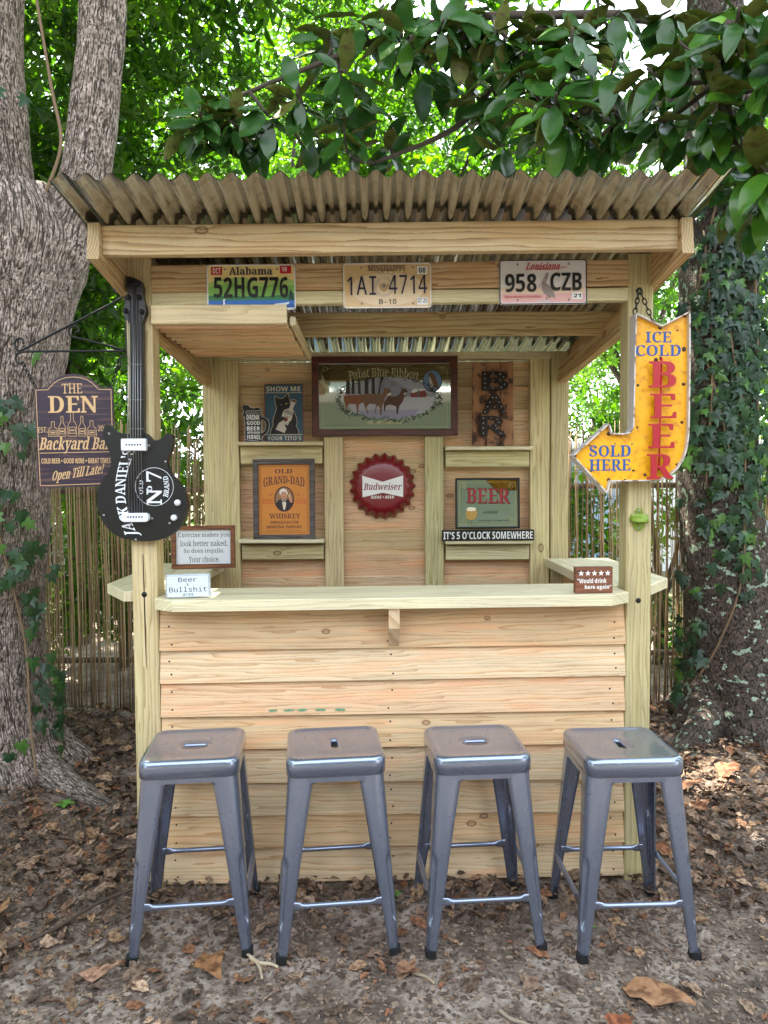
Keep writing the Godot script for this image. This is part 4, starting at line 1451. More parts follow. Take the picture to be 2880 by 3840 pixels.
# A pressed steel leg at the +x +z corner: two wings that taper, a rounded corner with a pressed channel, thickness.
func leg_mesh() -> ArrayMesh:
	var st := st_new()
	st.set_smooth_group(0)
	var steps := 72
	var loops := []
	for i in steps + 1:
		var t := 0.1 * i / 30.0 if i <= 30 else lerpf(0.1, 1.0, (i - 30.0) / (steps - 30))
		var y := lerpf(0.560, 0.022, t)
		var h := lerpf(0.1475, 0.186, t)
		var w := lerpf(0.078, 0.030, pow(t, 0.9))
		if t < 0.052: w = lerpf(0.088, 0.0775, sqrt(clampf((t - 0.038) / 0.014, 0.0, 1.0))) if t > 0.038 else 0.1475
		var rc := lerpf(0.034, 0.016, t)
		var press := smoothstep(0.47, 0.50, t) * (1.0 - smoothstep(0.82, 0.86, t)) * 0.012
		var waist := smoothstep(0.87, 0.92, t) * 0.003
		var sec := []
		sec.append(Vector2(h - w, h - 0.006))
		sec.append(Vector2(h - w + 0.002, h))
		for q in [0.35, 0.7]: sec.append(Vector2(lerpf(h - w, h - rc, q), h))
		for q in 11:
			var a := PI / 2 * (1.0 - q / 10.0)
			var d := Vector2(cos(a), sin(a))
			var near := exp(-pow((q - 5.0) / 2.0, 2.0))
			sec.append(Vector2(h - rc, h - rc) + d * (rc - press * near - waist))
		for q in [0.3, 0.65]: sec.append(Vector2(h, lerpf(h - rc, h - w, q)))
		sec.append(Vector2(h, h - w + 0.002))
		sec.append(Vector2(h - 0.006, h - w))
		var loop := []
		for p in sec: loop.append(Vector3(p.x, y, p.y))
		for k in range(sec.size() - 1, -1, -1): loop.append(Vector3(sec[k].x - 0.0022, y, sec[k].y - 0.0022))
		loops.append(loop)
	var m: int = loops[0].size()
	for i in steps:
		for k in m:
			var k2 := (k + 1) % m
			quad(st, loops[i][k], loops[i][k2], loops[i + 1][k2], loops[i + 1][k])
	return done(st)

func make_stools():
	var gun: Material = M["gunmetal"]
	var seat := seat_mesh()
	var leg := leg_mesh()
	var foot_st := st_new()
	foot_st.set_smooth_group(-1)
	slab_st(foot_st, round_rect(0.156, 0.156, 0.190, 0.190, 0.010), -0.026, -0.002)
	var foot := done(foot_st)
	var rail := slab(round_rect(-0.09, 0.538, 0.09, 0.556, 0.004), 0.1465, 0.1490)
	# a footrest tube flattened at both ends
	var bs := st_new()
	bs.set_smooth_group(0)
	var bp := []
	var br := []
	for k in 25:
		bp.append(Vector3(lerpf(-0.118, 0.118, k / 24.0), 0, 0))
	var rings := []
	for k in 25:
		var e: float = smoothstep(0.085, 0.10, absf(bp[k].x))
		var ring := []
		for s in 10:
			var a := TAU * s / 10
			ring.append(bp[k] + Vector3(0, sin(a) * lerpf(0.0085, 0.013, e), cos(a) * lerpf(0.0085, 0.002, e)))
		rings.append(ring)
	for k in 24:
		for s in 10: quad(bs, rings[k][s], rings[k][(s + 1) % 10], rings[k + 1][(s + 1) % 10], rings[k + 1][s])
	var bar := done(bs)
	var wood_block := slab(round_rect(-0.012, -0.02, 0.012, 0.02, 0.004), -0.03, 0.03)
	var list := [
		["grey metal bar stool in front of the post that holds the guitar", -0.652, 0.236, 5.2, 1.5],
		["grey metal bar stool next to the guitar side one, its slot pointing at the bar", -0.198, 0.250, 95.4, 2.0],
		["grey metal bar stool just past the counter bracket, slot parallel to the bar", 0.262, 0.232, 3.5, 3.0],
		["grey metal bar stool in front of the post with the green opener", 0.728, 0.272, 91.0, 4.0]]
	for a in list:
		var s := thing("bar_stool", a[0], "stool", Vector3(a[1], ground_height(a[1], a[2]) + 0.004, a[2]), deg_to_rad(a[3]), "metal bar stools in a row before the bar")
		part("seat", seat, gun, s)
		for k in 4:
			var turn := Basis(Vector3.UP, PI / 2 * k)
			var l := part("leg", leg, gun, s, Transform3D(turn, Vector3.ZERO))
			part("rubber_foot", foot, M["rubber"], l, Transform3D(Basis(Vector3.RIGHT, PI / 2), Vector3.ZERO))
			part("apron", rail, gun, s, Transform3D(turn, Vector3.ZERO))
			part("footrest", bar, gun, s, Transform3D(turn.scaled_local(Vector3(1.22, 1, 1)), turn * Vector3(0, 0.170, 0.1725)))
			part("pad", wood_block, M["white_paint"], s, Transform3D(turn * Basis(Vector3.UP, PI / 4), turn * Vector3(0.105, 0.545, 0.105)))

# ---------------------------------------------------------------- number plates on the header

func mapped(pts: Array, x0: float, y0: float, k: float) -> Array:
	# drawing units (y down) to metres on a face
	var out := []
	for p in pts: out.append(Vector2((p[0] - x0) * k, (y0 - p[1]) * k))
	return out

func at2(X: float, Y: float, x0: float, y0: float, k: float, z: float) -> Vector3:
	return Vector3((X - x0) * k, (y0 - Y) * k, z)

func plate(label: String, at: Vector3, tilt: float, face: Color, rim_col: Color) -> Node3D:
	var p := thing("license_plate", label, "license plate", at, 0.0, "license plates along the header")
	p.rotation.z = tilt
	part("panel", slab(round_rect(-0.1545, -0.078, 0.1545, 0.078, 0.010), 0.0, 0.0025, 0.0008), plain(face, 0.35), p)
	var st := st_new()
	st.set_smooth_group(-1)
	var ring := []
	for q in round_rect(-0.1520, -0.0755, 0.1520, 0.0755, 0.009): ring.append(q)
	line_st(st, ring, 0.0035, 0.0025, 0.0042, true)
	part("rim", done(st), plain(rim_col, 0.35), p)
	var b := st_new()
	for s in [[-0.09, 0.062], [0.09, 0.062], [-0.09, -0.062], [0.09, -0.062]]: ball_st(b, Vector3(s[0], s[1], 0.003), Vector3(0.0042, 0.0042, 0.002), 8)
	part("bolts", done(b), M["steel"], p)
	return p

func make_plates():
	var k := 0.309 / 617.0
	var p := plate("license plate with a green hill and blue lake picture", Vector3(-0.485, 2.1335, 0.001), 0.004, rgb(236, 240, 240), rgb(226, 230, 232))
	var st := st_new()
	var d := func(pts, z, c): ink(st, mapped(pts, 376, 220, k), z, c)
	d.call([[78, 72], [676, 72], [676, 362], [78, 362]], 0.0029, lin(238, 214, 148))
	d.call([[78, 190], [130, 172], [200, 160], [270, 152], [330, 150], [400, 178], [470, 186], [540, 170], [610, 156], [676, 176], [676, 320], [78, 320]], 0.0033, lin(172, 204, 120))
	d.call([[78, 220], [150, 205], [230, 188], [310, 200], [380, 225], [450, 215], [530, 200], [600, 215], [676, 205], [676, 330], [78, 330]], 0.0037, lin(128, 184, 92))
	d.call([[78, 282], [120, 272], [170, 280], [240, 276], [320, 284], [400, 278], [480, 284], [560, 276], [620, 270], [676, 262], [676, 325], [78, 325]], 0.0041, lin(54, 128, 84))
	d.call([[78, 312], [300, 308], [676, 310], [676, 362], [78, 362]], 0.0045, lin(46, 108, 190))
	d.call([[78, 340], [180, 336], [300, 346], [430, 340], [560, 330], [676, 340], [676, 362], [78, 362]], 0.0049, lin(30, 84, 170))
	d.call([[640, 262], [650, 232], [664, 262], [672, 312], [634, 312]], 0.0049, lin(20, 70, 50))
	d.call([[176, 352], [182, 322], [178, 306], [190, 300], [198, 306], [188, 312], [192, 330], [186, 352]], 0.0053, lin(236, 244, 250))
	d.call([[84, 356], [96, 338], [130, 340], [150, 356]], 0.0053, lin(220, 232, 246))
	d.call([[508, 354], [540, 336], [580, 332], [610, 330], [640, 322], [636, 336], [600, 350], [560, 356]], 0.0053, lin(224, 234, 248))
	d.call([[100, 80], [178, 80], [176, 134], [100, 134]], 0.0050, lin(190, 24, 40))
	d.call([[578, 74], [656, 74], [656, 128], [578, 128]], 0.0050, lin(190, 24, 40))
	part("print", done(st), M["ink"], p)
	lettering("Alabama", 298 * k, 54 * k, at2(374, 108, 376, 220, k, 0.0045), M["ink_navy"], "serif_bold", p)
	lettering("52HG776", 516 * k, 142 * k, at2(376, 224, 376, 220, k, 0.0056), M["ink_black"], "sans_bold", p, 0.002)
	lettering("OCT", 54 * k, 38 * k, at2(139, 107, 376, 220, k, 0.0053), M["ink_white"], "sans_bold", p, 0.0006)
	lettering("18", 36 * k, 30 * k, at2(608, 98, 376, 220, k, 0.0053), M["ink_white"], "sans_bold", p, 0.0006)
	p = plate("tan license plate with a faint round seal between its numbers", Vector3(-0.0105, 2.138, 0.001), 0.006, rgb(214, 184, 136), rgb(230, 230, 232))
	var q := st_new()
	ink(q, oval(0, -0.012, 0.128, 0.058, 36), 0.0029, lin(230, 210, 178))
	ink(q, oval(-0.012, -0.005, 0.034, 0.034, 30), 0.0033, lin(206, 190, 172))
	ink(q, oval(-0.012, -0.005, 0.026, 0.026, 28), 0.0037, lin(226, 206, 178))
	ink(q, PackedVector2Array([Vector2(-0.030, 0.010), Vector2(-0.020, 0.004), Vector2(-0.012, 0.014), Vector2(-0.004, 0.004), Vector2(0.006, 0.010), Vector2(0.002, -0.012), Vector2(-0.012, -0.024), Vector2(-0.026, -0.012)]), 0.0041, lin(196, 168, 130))
	ink(q, rect(-0.017, -0.006, -0.007, 0.004), 0.0045, lin(120, 120, 150))
	ink(q, rect(0.104, 0.038, 0.141, 0.065), 0.0045, lin(236, 238, 240))
	ink(q, rect(0.104, -0.068, 0.141, -0.042), 0.0045, lin(236, 238, 240))
	part("print", done(q), M["ink"], p)
	lettering("MISSISSIPPI", 0.130, 0.019, Vector3(-0.003, 0.060, 0.0045), M["ink_navy"], "serif", p)
	var curls := st_new()
	curls.set_smooth_group(-1)
	for x in [-0.025, -0.006, 0.012]: line_st(curls, Array(oval(x, 0.047, 0.009, 0.008, 18)), 0.0012, 0.0045, 0.0052, true)
	part("flourish", done(curls), M["ink_navy"], p)
	lettering("1AI", 0.101, 0.064, Vector3(-0.0895, 0.0, 0.0048), M["ink_navy"], "mono", p, 0.002)
	lettering("4714", 0.134, 0.064, Vector3(0.072, 0.003, 0.0048), M["ink_navy"], "mono", p, 0.002)
	lettering("B-10", 0.060, 0.017, Vector3(0.001, -0.056, 0.0045), M["ink_black"], "mono", p)
	lettering("08", 0.024, 0.018, Vector3(0.1225, 0.0515, 0.0049), M["ink_black"], "sans_bold", p, 0.0006)
	lettering("07 20", 0.032, 0.016, Vector3(0.1225, -0.053, 0.0049), M["ink_black"], "sans", p, 0.0006)
	p = plate("whitish license plate with a pelican and red script heading", Vector3(0.536, 2.1485, 0.001), 0.008, rgb(226, 222, 226), rgb(28, 28, 32))
	var e := st_new()
	ink(e, rect(-0.147, -0.0705, 0.147, -0.040), 0.0029, lin(226, 178, 176))
	ink(e, rect(-0.147, -0.040, 0.147, -0.018), 0.0029, lin(230, 206, 186))
	var kk := 0.309 / 580.0
	var pel := func(pts, z, c): ink(e, mapped(pts, 756, 204, kk), z, c)
	pel.call([[752, 205], [768, 192], [776, 170], [770, 152], [782, 142], [792, 150], [786, 178], [772, 208], [800, 230], [826, 262], [836, 312], [812, 300], [796, 312], [778, 292], [758, 276], [744, 246]], 0.0035, lin(150, 138, 140))
	pel.call([[772, 152], [782, 164], [756, 202], [726, 248], [722, 244], [752, 196]], 0.0039, lin(170, 152, 146))
	pel.call([[776, 300], [784, 300], [780, 322], [774, 322]], 0.0035, lin(130, 110, 100))
	pel.call([[722, 322], [808, 320], [810, 332], [720, 334]], 0.0035, lin(206, 196, 200))
	ink(e, rect(0.1005, -0.061, 0.138, -0.036), 0.0044, lin(238, 240, 242))
	part("print", done(e), M["ink"], p)
	lettering("Louisiana", 0.118, 0.026, Vector3(0.001, 0.0545, 0.0045), M["ink_red"], "serif_bold", p, 0.001, slant(0.35))
	var us := st_new()
	us.set_smooth_group(-1)
	line_st(us, [Vector2(0.056, 0.046), Vector2(0.070, 0.050), Vector2(0.082, 0.050)], 0.002, 0.0045, 0.0055)
	part("flourish", done(us), M["ink_red"], p)
	lettering("958", 0.110, 0.063, Vector3(-0.079, -0.003, 0.0045), M["ink_black"], "sans_bold", p, 0.002)
	lettering("CZB", 0.110, 0.062, Vector3(0.080, 0.0, 0.0045), M["ink_black"], "sans_bold", p, 0.002)
	lettering("Sportsman's Paradise", 0.128, 0.0125, Vector3(-0.072, -0.051, 0.0045), M["ink_red"], "serif", p, 0.0006)
	lettering("21", 0.026, 0.013, Vector3(0.119, -0.0485, 0.0048), M["ink_black"], "sans_bold", p, 0.0006)

# ---------------------------------------------------------------- guitar

func make_guitar():
	var o := Vector3(-0.873, 1.25, 0.0)
	var gt := thing("metal_guitar", "black cut metal guitar with white lettering hung on the post", "guitar", o)
	var kx := 0.000535
	var ky := 0.000539
	var g := func(X, Y): return Vector2(-1.026 + (X - 632) * kx + 0.873, 1.658 - (Y - 1110) * ky - 1.25)
	var body := []
	for p in [[700, 1110], [740, 1128], [775, 1160], [850, 1172], [950, 1165], [1000, 1213], [1050, 1205], [1092, 1168], [1127, 1190], [1120, 1270], [1092, 1350], [1112, 1425], [1180, 1510], [1216, 1610], [1205, 1700], [1150, 1790], [1060, 1848], [930, 1865], [780, 1840], [682, 1762], [636, 1655], [632, 1560], [662, 1480], [716, 1405], [732, 1330], [702, 1250], [678, 1170]]: body.append(g.call(p[0], p[1]))
	var black := plain(rgb(15, 16, 19), 0.36)
	part("body", slab(smooth(body, 4), 0.004, 0.034, 0.002), black, gt)
	var neck := [g.call(852, 1190), g.call(946, 1190), g.call(955, 460), g.call(870, 460)]
	part("neck", slab(PackedVector2Array(neck), 0.010, 0.040, 0.002), black, gt)
	var head := []
	for p in [[856, 172], [905, 182], [950, 205], [962, 240], [960, 300], [972, 350], [978, 395], [955, 468], [868, 470], [832, 420], [830, 395], [850, 340], [862, 290], [858, 230]]: head.append(g.call(p[0], p[1]))
	part("headstock", slab(PackedVector2Array(head), 0.012, 0.042, 0.002), black, gt)
	for p in [[885, 222], [932, 222], [868, 308], [938, 308], [850, 392], [952, 398]]:
		var c: Vector2 = g.call(p[0], p[1])
		var st := st_new()
		st.set_smooth_group(0)
		tube_st(st, [Vector3(c.x, c.y, 0.040), Vector3(c.x, c.y, 0.047)], 0.009, 10)
		ball_st(st, Vector3(c.x, c.y, 0.048), Vector3(0.005, 0.005, 0.004), 8)
		part("tuning_peg", done(st), M["iron"], gt)
	var white := plain(rgb(224, 228, 236), 0.35)
	var top_x := [886, 897, 906, 916, 926, 940]
	for k in 6:
		var a: Vector2 = g.call([868, 880, 905, 913, 928, 948][k], [395, 310, 225, 225, 310, 400][k])
		var b: Vector2 = g.call(848 + 16.5 * k, 1180)
		var c: Vector2 = g.call(848 + 17.0 * k, 1690)
		part("string", tube([Vector3(a.x, a.y, 0.046), Vector3(b.x, b.y, 0.047), Vector3(c.x, c.y, 0.048)], 0.0013, 5), M["steel"], gt)
	for y in [730, 955, 1140]:
		var a: Vector2 = g.call(858, y)
		var b: Vector2 = g.call(948, y)
		part("fret", tube([Vector3(a.x, a.y, 0.041), Vector3(b.x, b.y, 0.041)], 0.0015, 5), M["steel"], gt)
	var p0: Vector2 = g.call(806, 1282)
	var p1: Vector2 = g.call(966, 1204)
	part("pickup", box(Vector3(p0.x, p0.y, 0.034), Vector3(p1.x, p1.y, 0.056), 0.003), white, gt)
	p0 = g.call(795, 1738)
	p1 = g.call(974, 1680)
	part("bridge", slab(round_rect(p0.x, p0.y, p1.x, p1.y, 0.013), 0.034, 0.056, 0.002), white, gt)
	for row in [1243, 1705]:
		var st := st_new()
		for k in 6:
			var c: Vector2 = g.call(843 + 18 * k, row)
			ball_st(st, Vector3(c.x, c.y, 0.056), Vector3(0.0032, 0.0032, 0.002), 8)
		part("pole_pieces", done(st), M["screw"], gt)
	for p in [[1156, 1616], [1131, 1713]]:
		var c: Vector2 = g.call(p[0], p[1])
		var st := st_new()
		st.set_smooth_group(0)
		tube_st(st, [Vector3(c.x, c.y, 0.034), Vector3(c.x, c.y, 0.046), Vector3(c.x, c.y, 0.050)], [0.011, 0.0105, 0.007], 16)
		part("knob", done(st), white, gt)
	for p in [[672, 1695], [985, 1718], [1098, 1750], [875, 1855], [975, 1247], [1080, 1352], [720, 1170]]:
		var c: Vector2 = g.call(p[0], p[1])
		part("rivet", ball(Vector3(c.x, c.y, 0.034), Vector3(0.005, 0.005, 0.0025), 8), M["steel"], gt)
	var c: Vector2 = g.call(838, 1548)
	lettering("JACK DANIEL'S", 0.300, 0.060, Vector3(c.x, c.y, 0.0335), white, "serif_bold", gt, 0.0022, func(q: Vector2): return Vector2(q.x, q.y * (1.0 - 0.25 * cos(q.x * 9.0)) + 0.044 * cos(q.x * 9.5) - 0.020), PI / 2)
	c = g.call(1003, 1520)
	lettering("N 7", 0.118, 0.052, Vector3(c.x, c.y, 0.0335), white, "serif_bold", gt, 0.0022, null, PI / 2)
	c = g.call(975, 1525)
	lettering("o", 0.020, 0.016, Vector3(c.x, c.y, 0.0335), white, "serif_bold", gt, 0.0022, null, PI / 2)
	c = g.call(917, 1515)
	lettering("OLD", 0.048, 0.014, Vector3(c.x, c.y, 0.0335), white, "serif_bold", gt, 0.0018, arch(0.12), PI / 2)
	c = g.call(1085, 1512)
	lettering("BRAND", 0.072, 0.017, Vector3(c.x, c.y, 0.0335), white, "serif_bold", gt, 0.0018, arch(-0.12), PI / 2)
	c = g.call(1004, 1512)
	var st := st_new()
	st.set_smooth_group(-1)
	line_st(st, Array(oval(c.x, c.y, 0.066, 0.066, 48)), 0.0016, 0.033, 0.0345, true)
	part("ring", done(st), white, gt)

# ---------------------------------------------------------------- hanging sign with its bracket

func chain(parent: Node, a: Vector3, b: Vector3, link: float, mat: Material):
	var n := maxi(2, int((b - a).length() / (link * 0.72)))
	var st := st_new()
	st.set_smooth_group(0)
	var path := []
	for k in 12:
		var t := TAU * k / 12
		path.append(Vector3(cos(t) * link * 0.27, sin(t) * link * 0.5, 0))
	tube_st(st, path, link * 0.10, 6, true)
	var m := done(st)
	var d := (b - a).normalized()
	for k in n:
		var sag := Vector3(0, 0, 0.004 * sin(PI * (k + 0.5) / n))
		var x := d.cross(Vector3(0, 0, 1)).normalized()
		var bs := Basis(x, d, x.cross(d)) * Basis(Vector3.UP, PI / 2 * (k % 2) + 0.4)
		part("link", m, mat, parent, Transform3D(bs, a.lerp(b, (k + 0.5) / n) + sag))

func curl_path(c: Vector2, r0: float, r1: float, a0: float, a1: float, n := 14) -> Array:
	var out := []
	for k in n + 1:
		var t := float(k) / n
		var a := lerpf(a0, a1, t)
		out.append(Vector3(c.x + cos(a) * lerpf(r0, r1, t), c.y + sin(a) * lerpf(r0, r1, t), 0))
	return out

func make_hanging_sign():
	var o := Vector3(-0.925, 1.9, -0.045)
	var k := 0.000546
	var w := func(X, Y): return Vector3(-1.263 + (X - 232) * k + 0.925, 1.792 - (Y - 878) * k - 1.9, 0)
	var br := thing("sign_bracket", "black wrought iron scroll bracket fixed to the post", "bracket", o)
	var iron: Material = M["iron"]
	part("wall_bar", box(Vector3(-0.014, 0.0, -0.010), Vector3(0.002, 0.27, 0.010), 0.002), iron, br)
	var p := [w.call(820, 637), w.call(600, 637), w.call(300, 637), w.call(160, 640), w.call(118, 655), w.call(108, 690), w.call(130, 715), w.call(158, 705)]
	part("arm", tube(smooth3(p, 5), 0.0042, 7), iron, br)
	p = [w.call(770, 262), w.call(752, 240), w.call(765, 215), w.call(800, 222), w.call(820, 250), w.call(800, 295), w.call(600, 400), w.call(300, 552), w.call(150, 628), w.call(118, 620), w.call(105, 585), w.call(125, 555), w.call(155, 560), w.call(160, 590)]
	part("brace", tube(smooth3(p, 5), 0.0042, 7), iron, br)
	p = [w.call(818, 634), w.call(700, 598), w.call(560, 562), w.call(475, 540), w.call(455, 510), w.call(475, 478), w.call(510, 478), w.call(520, 505), w.call(500, 518)]
	part("scroll", tube(smooth3(p, 5), 0.0040, 7), iron, br)
	p = [w.call(812, 665), w.call(785, 680), w.call(768, 705), w.call(785, 712)]
	part("hook", tube(smooth3(p, 5), 0.0036, 7), iron, br)
	# the board
	var so := Vector3(-1.128, 1.438, -0.045)
	var s := thing("hanging_sign", "dark purple wood sign with arched top hanging from the iron bracket", "sign", so)
	var m := func(X, Y): return Vector2((X - 482) * k, (1520 - Y) * k)
	var out := []
	for q in [[229, 868], [306, 866], [318, 858], [332, 842], [352, 822], [385, 800], [430, 783], [482, 777], [534, 783], [580, 800], [612, 822], [632, 842], [646, 858], [658, 866], [737, 866], [742, 1500], [728, 1505], [246, 1522], [238, 1515]]: out.append(m.call(q[0], q[1]))
	var wood_m := plain(Color.WHITE, 0.42)
	wood_m.albedo_texture = mottled(256, 512, rgb(34, 24, 40), rgb(50, 32, 54), rgb(92, 66, 62), 640, 0.05, 0.045, 8, 1)
	wood_m.uv1_scale = Vector3(2.5, 2.2, 1)
	part("board", slab(PackedVector2Array(out), -0.005, 0.005, 0.001), wood_m, s)
	var st := st_new()
	st.set_smooth_group(-1)
	var line := []
	for q in [[240, 882], [318, 880], [334, 862], [354, 840], [390, 817], [435, 803], [482, 798], [530, 803], [574, 817], [608, 840], [630, 862], [646, 880], [726, 880], [730, 1490], [252, 1503]]: line.append(m.call(q[0], q[1]))
	line_st(st, line, 0.0022, 0.005, 0.0056, true)
	line_st(st, [m.call(256, 1291), m.call(722, 1284)], 0.0022, 0.005, 0.0056)
	part("border", done(st), M["ink_gold"], s)
	var put := func(txt, X, Y, wd, ht, font, warp): 
		var c: Vector2 = m.call(X, Y)
		lettering(txt, wd * k, ht * k, Vector3(c.x, c.y, 0.005), M["ink_gold"], font, s, 0.0008, warp)
	put.call("THE", 474, 872, 130, 64, "serif", null)
	put.call("DEN", 478, 975, 322, 108, "serif_bold", null)
	put.call("EST.", 278, 1140, 58, 36, "sans", null)
	put.call("202", 664, 1132, 56, 36, "sans", null)
	put.call("Backyard Bar", 486, 1240, 460, 108, "serif_bold", slant(0.22))
	put.call("COLD BEER • GOOD WINE • GREAT TIMES", 488, 1342, 448, 34, "sans_bold", null)
	put.call("Open Till Late!", 498, 1425, 330, 88, "serif_bold", func(q: Vector2): return Vector2(q.x + q.y * 0.25, q.y + q.x * 0.14))
	var bs := st_new()
	bs.set_smooth_group(-1)
	for b in [[344, 1182, 30, 95], [404, 1182, 22, 130], [469, 1182, 28, 155], [533, 1182, 22, 130], [595, 1182, 30, 100]]:
		var x: float = b[0]
		var y: float = b[1]
		var hw: float = b[2]
		var h: float = b[3]
		var neck := hw * 0.32
		var pts := []
		for q in [[x - hw, y], [x - hw, y - h * 0.45], [x - neck, y - h * 0.68], [x - neck, y - h], [x + neck, y - h], [x + neck, y - h * 0.68], [x + hw, y - h * 0.45], [x + hw, y]]: pts.append(m.call(q[0], q[1]))
		line_st(bs, pts, 0.0016, 0.005, 0.0056, true)
		line_st(bs, [m.call(x - hw * 0.7, y - h * 0.12), m.call(x - hw * 0.7, y - h * 0.38), m.call(x + hw * 0.7, y - h * 0.38), m.call(x + hw * 0.7, y - h * 0.12)], 0.0016, 0.005, 0.0056, true)
		line_st(bs, [m.call(x - hw * 0.4, y - h * 0.25), m.call(x + hw * 0.4, y - h * 0.25)], 0.004, 0.005, 0.0056)
	part("bottle_drawing", done(bs), M["ink_gold"], s)
	var cl := node("chain", s)
	chain(cl, w.call(150, 705) + o - so, Vector3(m.call(236, 862).x, m.call(236, 862).y, 0), 0.021, iron)
	var cr := node("chain", s)
	chain(cr, w.call(782, 712) + o - so, Vector3(m.call(726, 858).x, m.call(726, 858).y, 0), 0.021, iron)

# ---------------------------------------------------------------- arrow sign

func make_arrow_sign():
	var o := Vector3(0.88, 1.45, 0.0)
	var s := thing("arrow_sign", "yellow metal arrow sign with red and blue lettering chained to the post", "sign", o)
	var X := func(x, y): return Vector2(0.844 + (x - 795) * 0.000561 - 0.88, 2.026 - (y - 370) * 0.000561 - 1.45)
	var out := []
	for p in [[795, 372], [955, 448], [1116, 366], [1124, 372], [1128, 700], [1126, 1100], [1116, 1190], [1096, 1260], [1060, 1320], [1000, 1372], [930, 1394], [640, 1396], [622, 1470], [410, 1240], [632, 1042], [650, 1105], [735, 1106], [765, 1096], [781, 1070], [784, 1030], [788, 700]]: out.append(X.call(p[0], p[1]))
	var yel := plain(Color.WHITE, 0.38)
	yel.albedo_texture = mottled(256, 256, rgb(238, 176, 16), rgb(230, 164, 14), rgb(206, 142, 20), 700, 0.02, 0.035)
	yel.uv1_scale = Vector3(3, 3, 1)
	part("face", slab(PackedVector2Array(out), 0.040, 0.046), yel, s)
	var st := st_new()
	st.set_smooth_group(-1)
	line_st(st, out, 0.0045, 0.012, 0.066, true)
	var rim := plain(Color.WHITE, 0.5)
	rim.albedo_texture = mottled(128, 128, rgb(212, 208, 204), rgb(196, 190, 184), rgb(120, 96, 78), 710, 0.03, 0.04)
	rim.uv1_scale = Vector3(4, 4, 1)
	part("rim", done(st), rim, s)
	var put := func(txt, x, y, w, h, mat, font, thick, z):
		var c: Vector2 = X.call(x, y)
		lettering(txt, w * 0.000561, h * 0.000561, Vector3(c.x, c.y, z), mat, font, s, thick)
	put.call("ICE", 945, 510, 160, 66, M["ink_blue"], "serif_bold", 0.001, 0.046)
	put.call("COLD", 944, 592, 280, 68, M["ink_blue"], "serif_bold", 0.001, 0.046)
	put.call("SOLD", 648, 1210, 258, 70, M["ink_blue"], "serif_bold", 0.001, 0.046)
	put.call("HERE", 648, 1297, 258, 70, M["ink_blue"], "serif_bold", 0.001, 0.046)
	var red := plain(Color.WHITE, 0.35)
	red.albedo_texture = mottled(128, 128, rgb(206, 24, 46), rgb(190, 18, 40), rgb(140, 30, 40), 720, 0.04, 0.05)
	put.call("B", 955, 745, 166, 160, red, "serif_bold", 0.005, 0.068)
	put.call("E", 962, 938, 160, 150, red, "serif_bold", 0.005, 0.068)
	put.call("E", 952, 1122, 160, 150, red, "serif_bold", 0.005, 0.068)
	put.call("R", 946, 1310, 164, 154, red, "serif_bold", 0.005, 0.068)
	var a: Vector2 = X.call(955, 640)
	var b: Vector2 = X.call(942, 1330)
	part("rod", tube([Vector3(a.x, a.y, 0.062), Vector3(b.x, b.y, 0.064)], 0.0035, 8), red, s)
	var rust := plain(Color.WHITE, 0.8)
	rust.albedo_texture = mottled(64, 64, rgb(56, 44, 40), rgb(92, 64, 48), rgb(40, 34, 34), 730, 0.06, 0.08)
	var r := RandomNumberGenerator.new()
	r.seed = 5
	for p in [[800, 490, 10], [955, 452, 11], [1062, 470, 6], [802, 626, 5], [1104, 585, 12], [930, 650, 12], [960, 640, 9], [1104, 800, 12], [820, 805, 8], [1096, 1035, 9], [818, 1065, 6], [1068, 1296, 9], [795, 1332, 8], [680, 1165, 5], [786, 1166, 5], [520, 1175, 6], [532, 1334, 6], [745, 1390, 6], [640, 1390, 10], [868, 1360, 8], [640, 1104, 12], [1105, 380, 9], [678, 1336, 5], [430, 1240, 8]]:
		var c: Vector2 = X.call(p[0], p[1])
		var bst := st_new()
		bst.set_smooth_group(0)
		var rr: float = p[2] * 0.00065
		ball_st(bst, Vector3(c.x, c.y, 0.046), Vector3(rr, rr * r.randf_range(0.7, 1.2), 0.003), 8)
		part("weld", done(bst), rust if p[2] > 5 else M["steel"], s)
	var nail: Vector2 = X.call(835, 205)
	part("nail", tube([Vector3(nail.x, nail.y, -0.01), Vector3(nail.x, nail.y, 0.035)], 0.004, 8), M["iron"], s)
	var ca := node("chain", s)
	var l: Vector2 = X.call(798, 365)
	var q: Vector2 = X.call(925, 432)
	chain(ca, Vector3(nail.x, nail.y, 0.026), Vector3(l.x, l.y, 0.04), 0.024, M["iron"])
	chain(ca, Vector3(nail.x, nail.y, 0.026), Vector3(q.x, q.y, 0.03), 0.024, M["iron"])

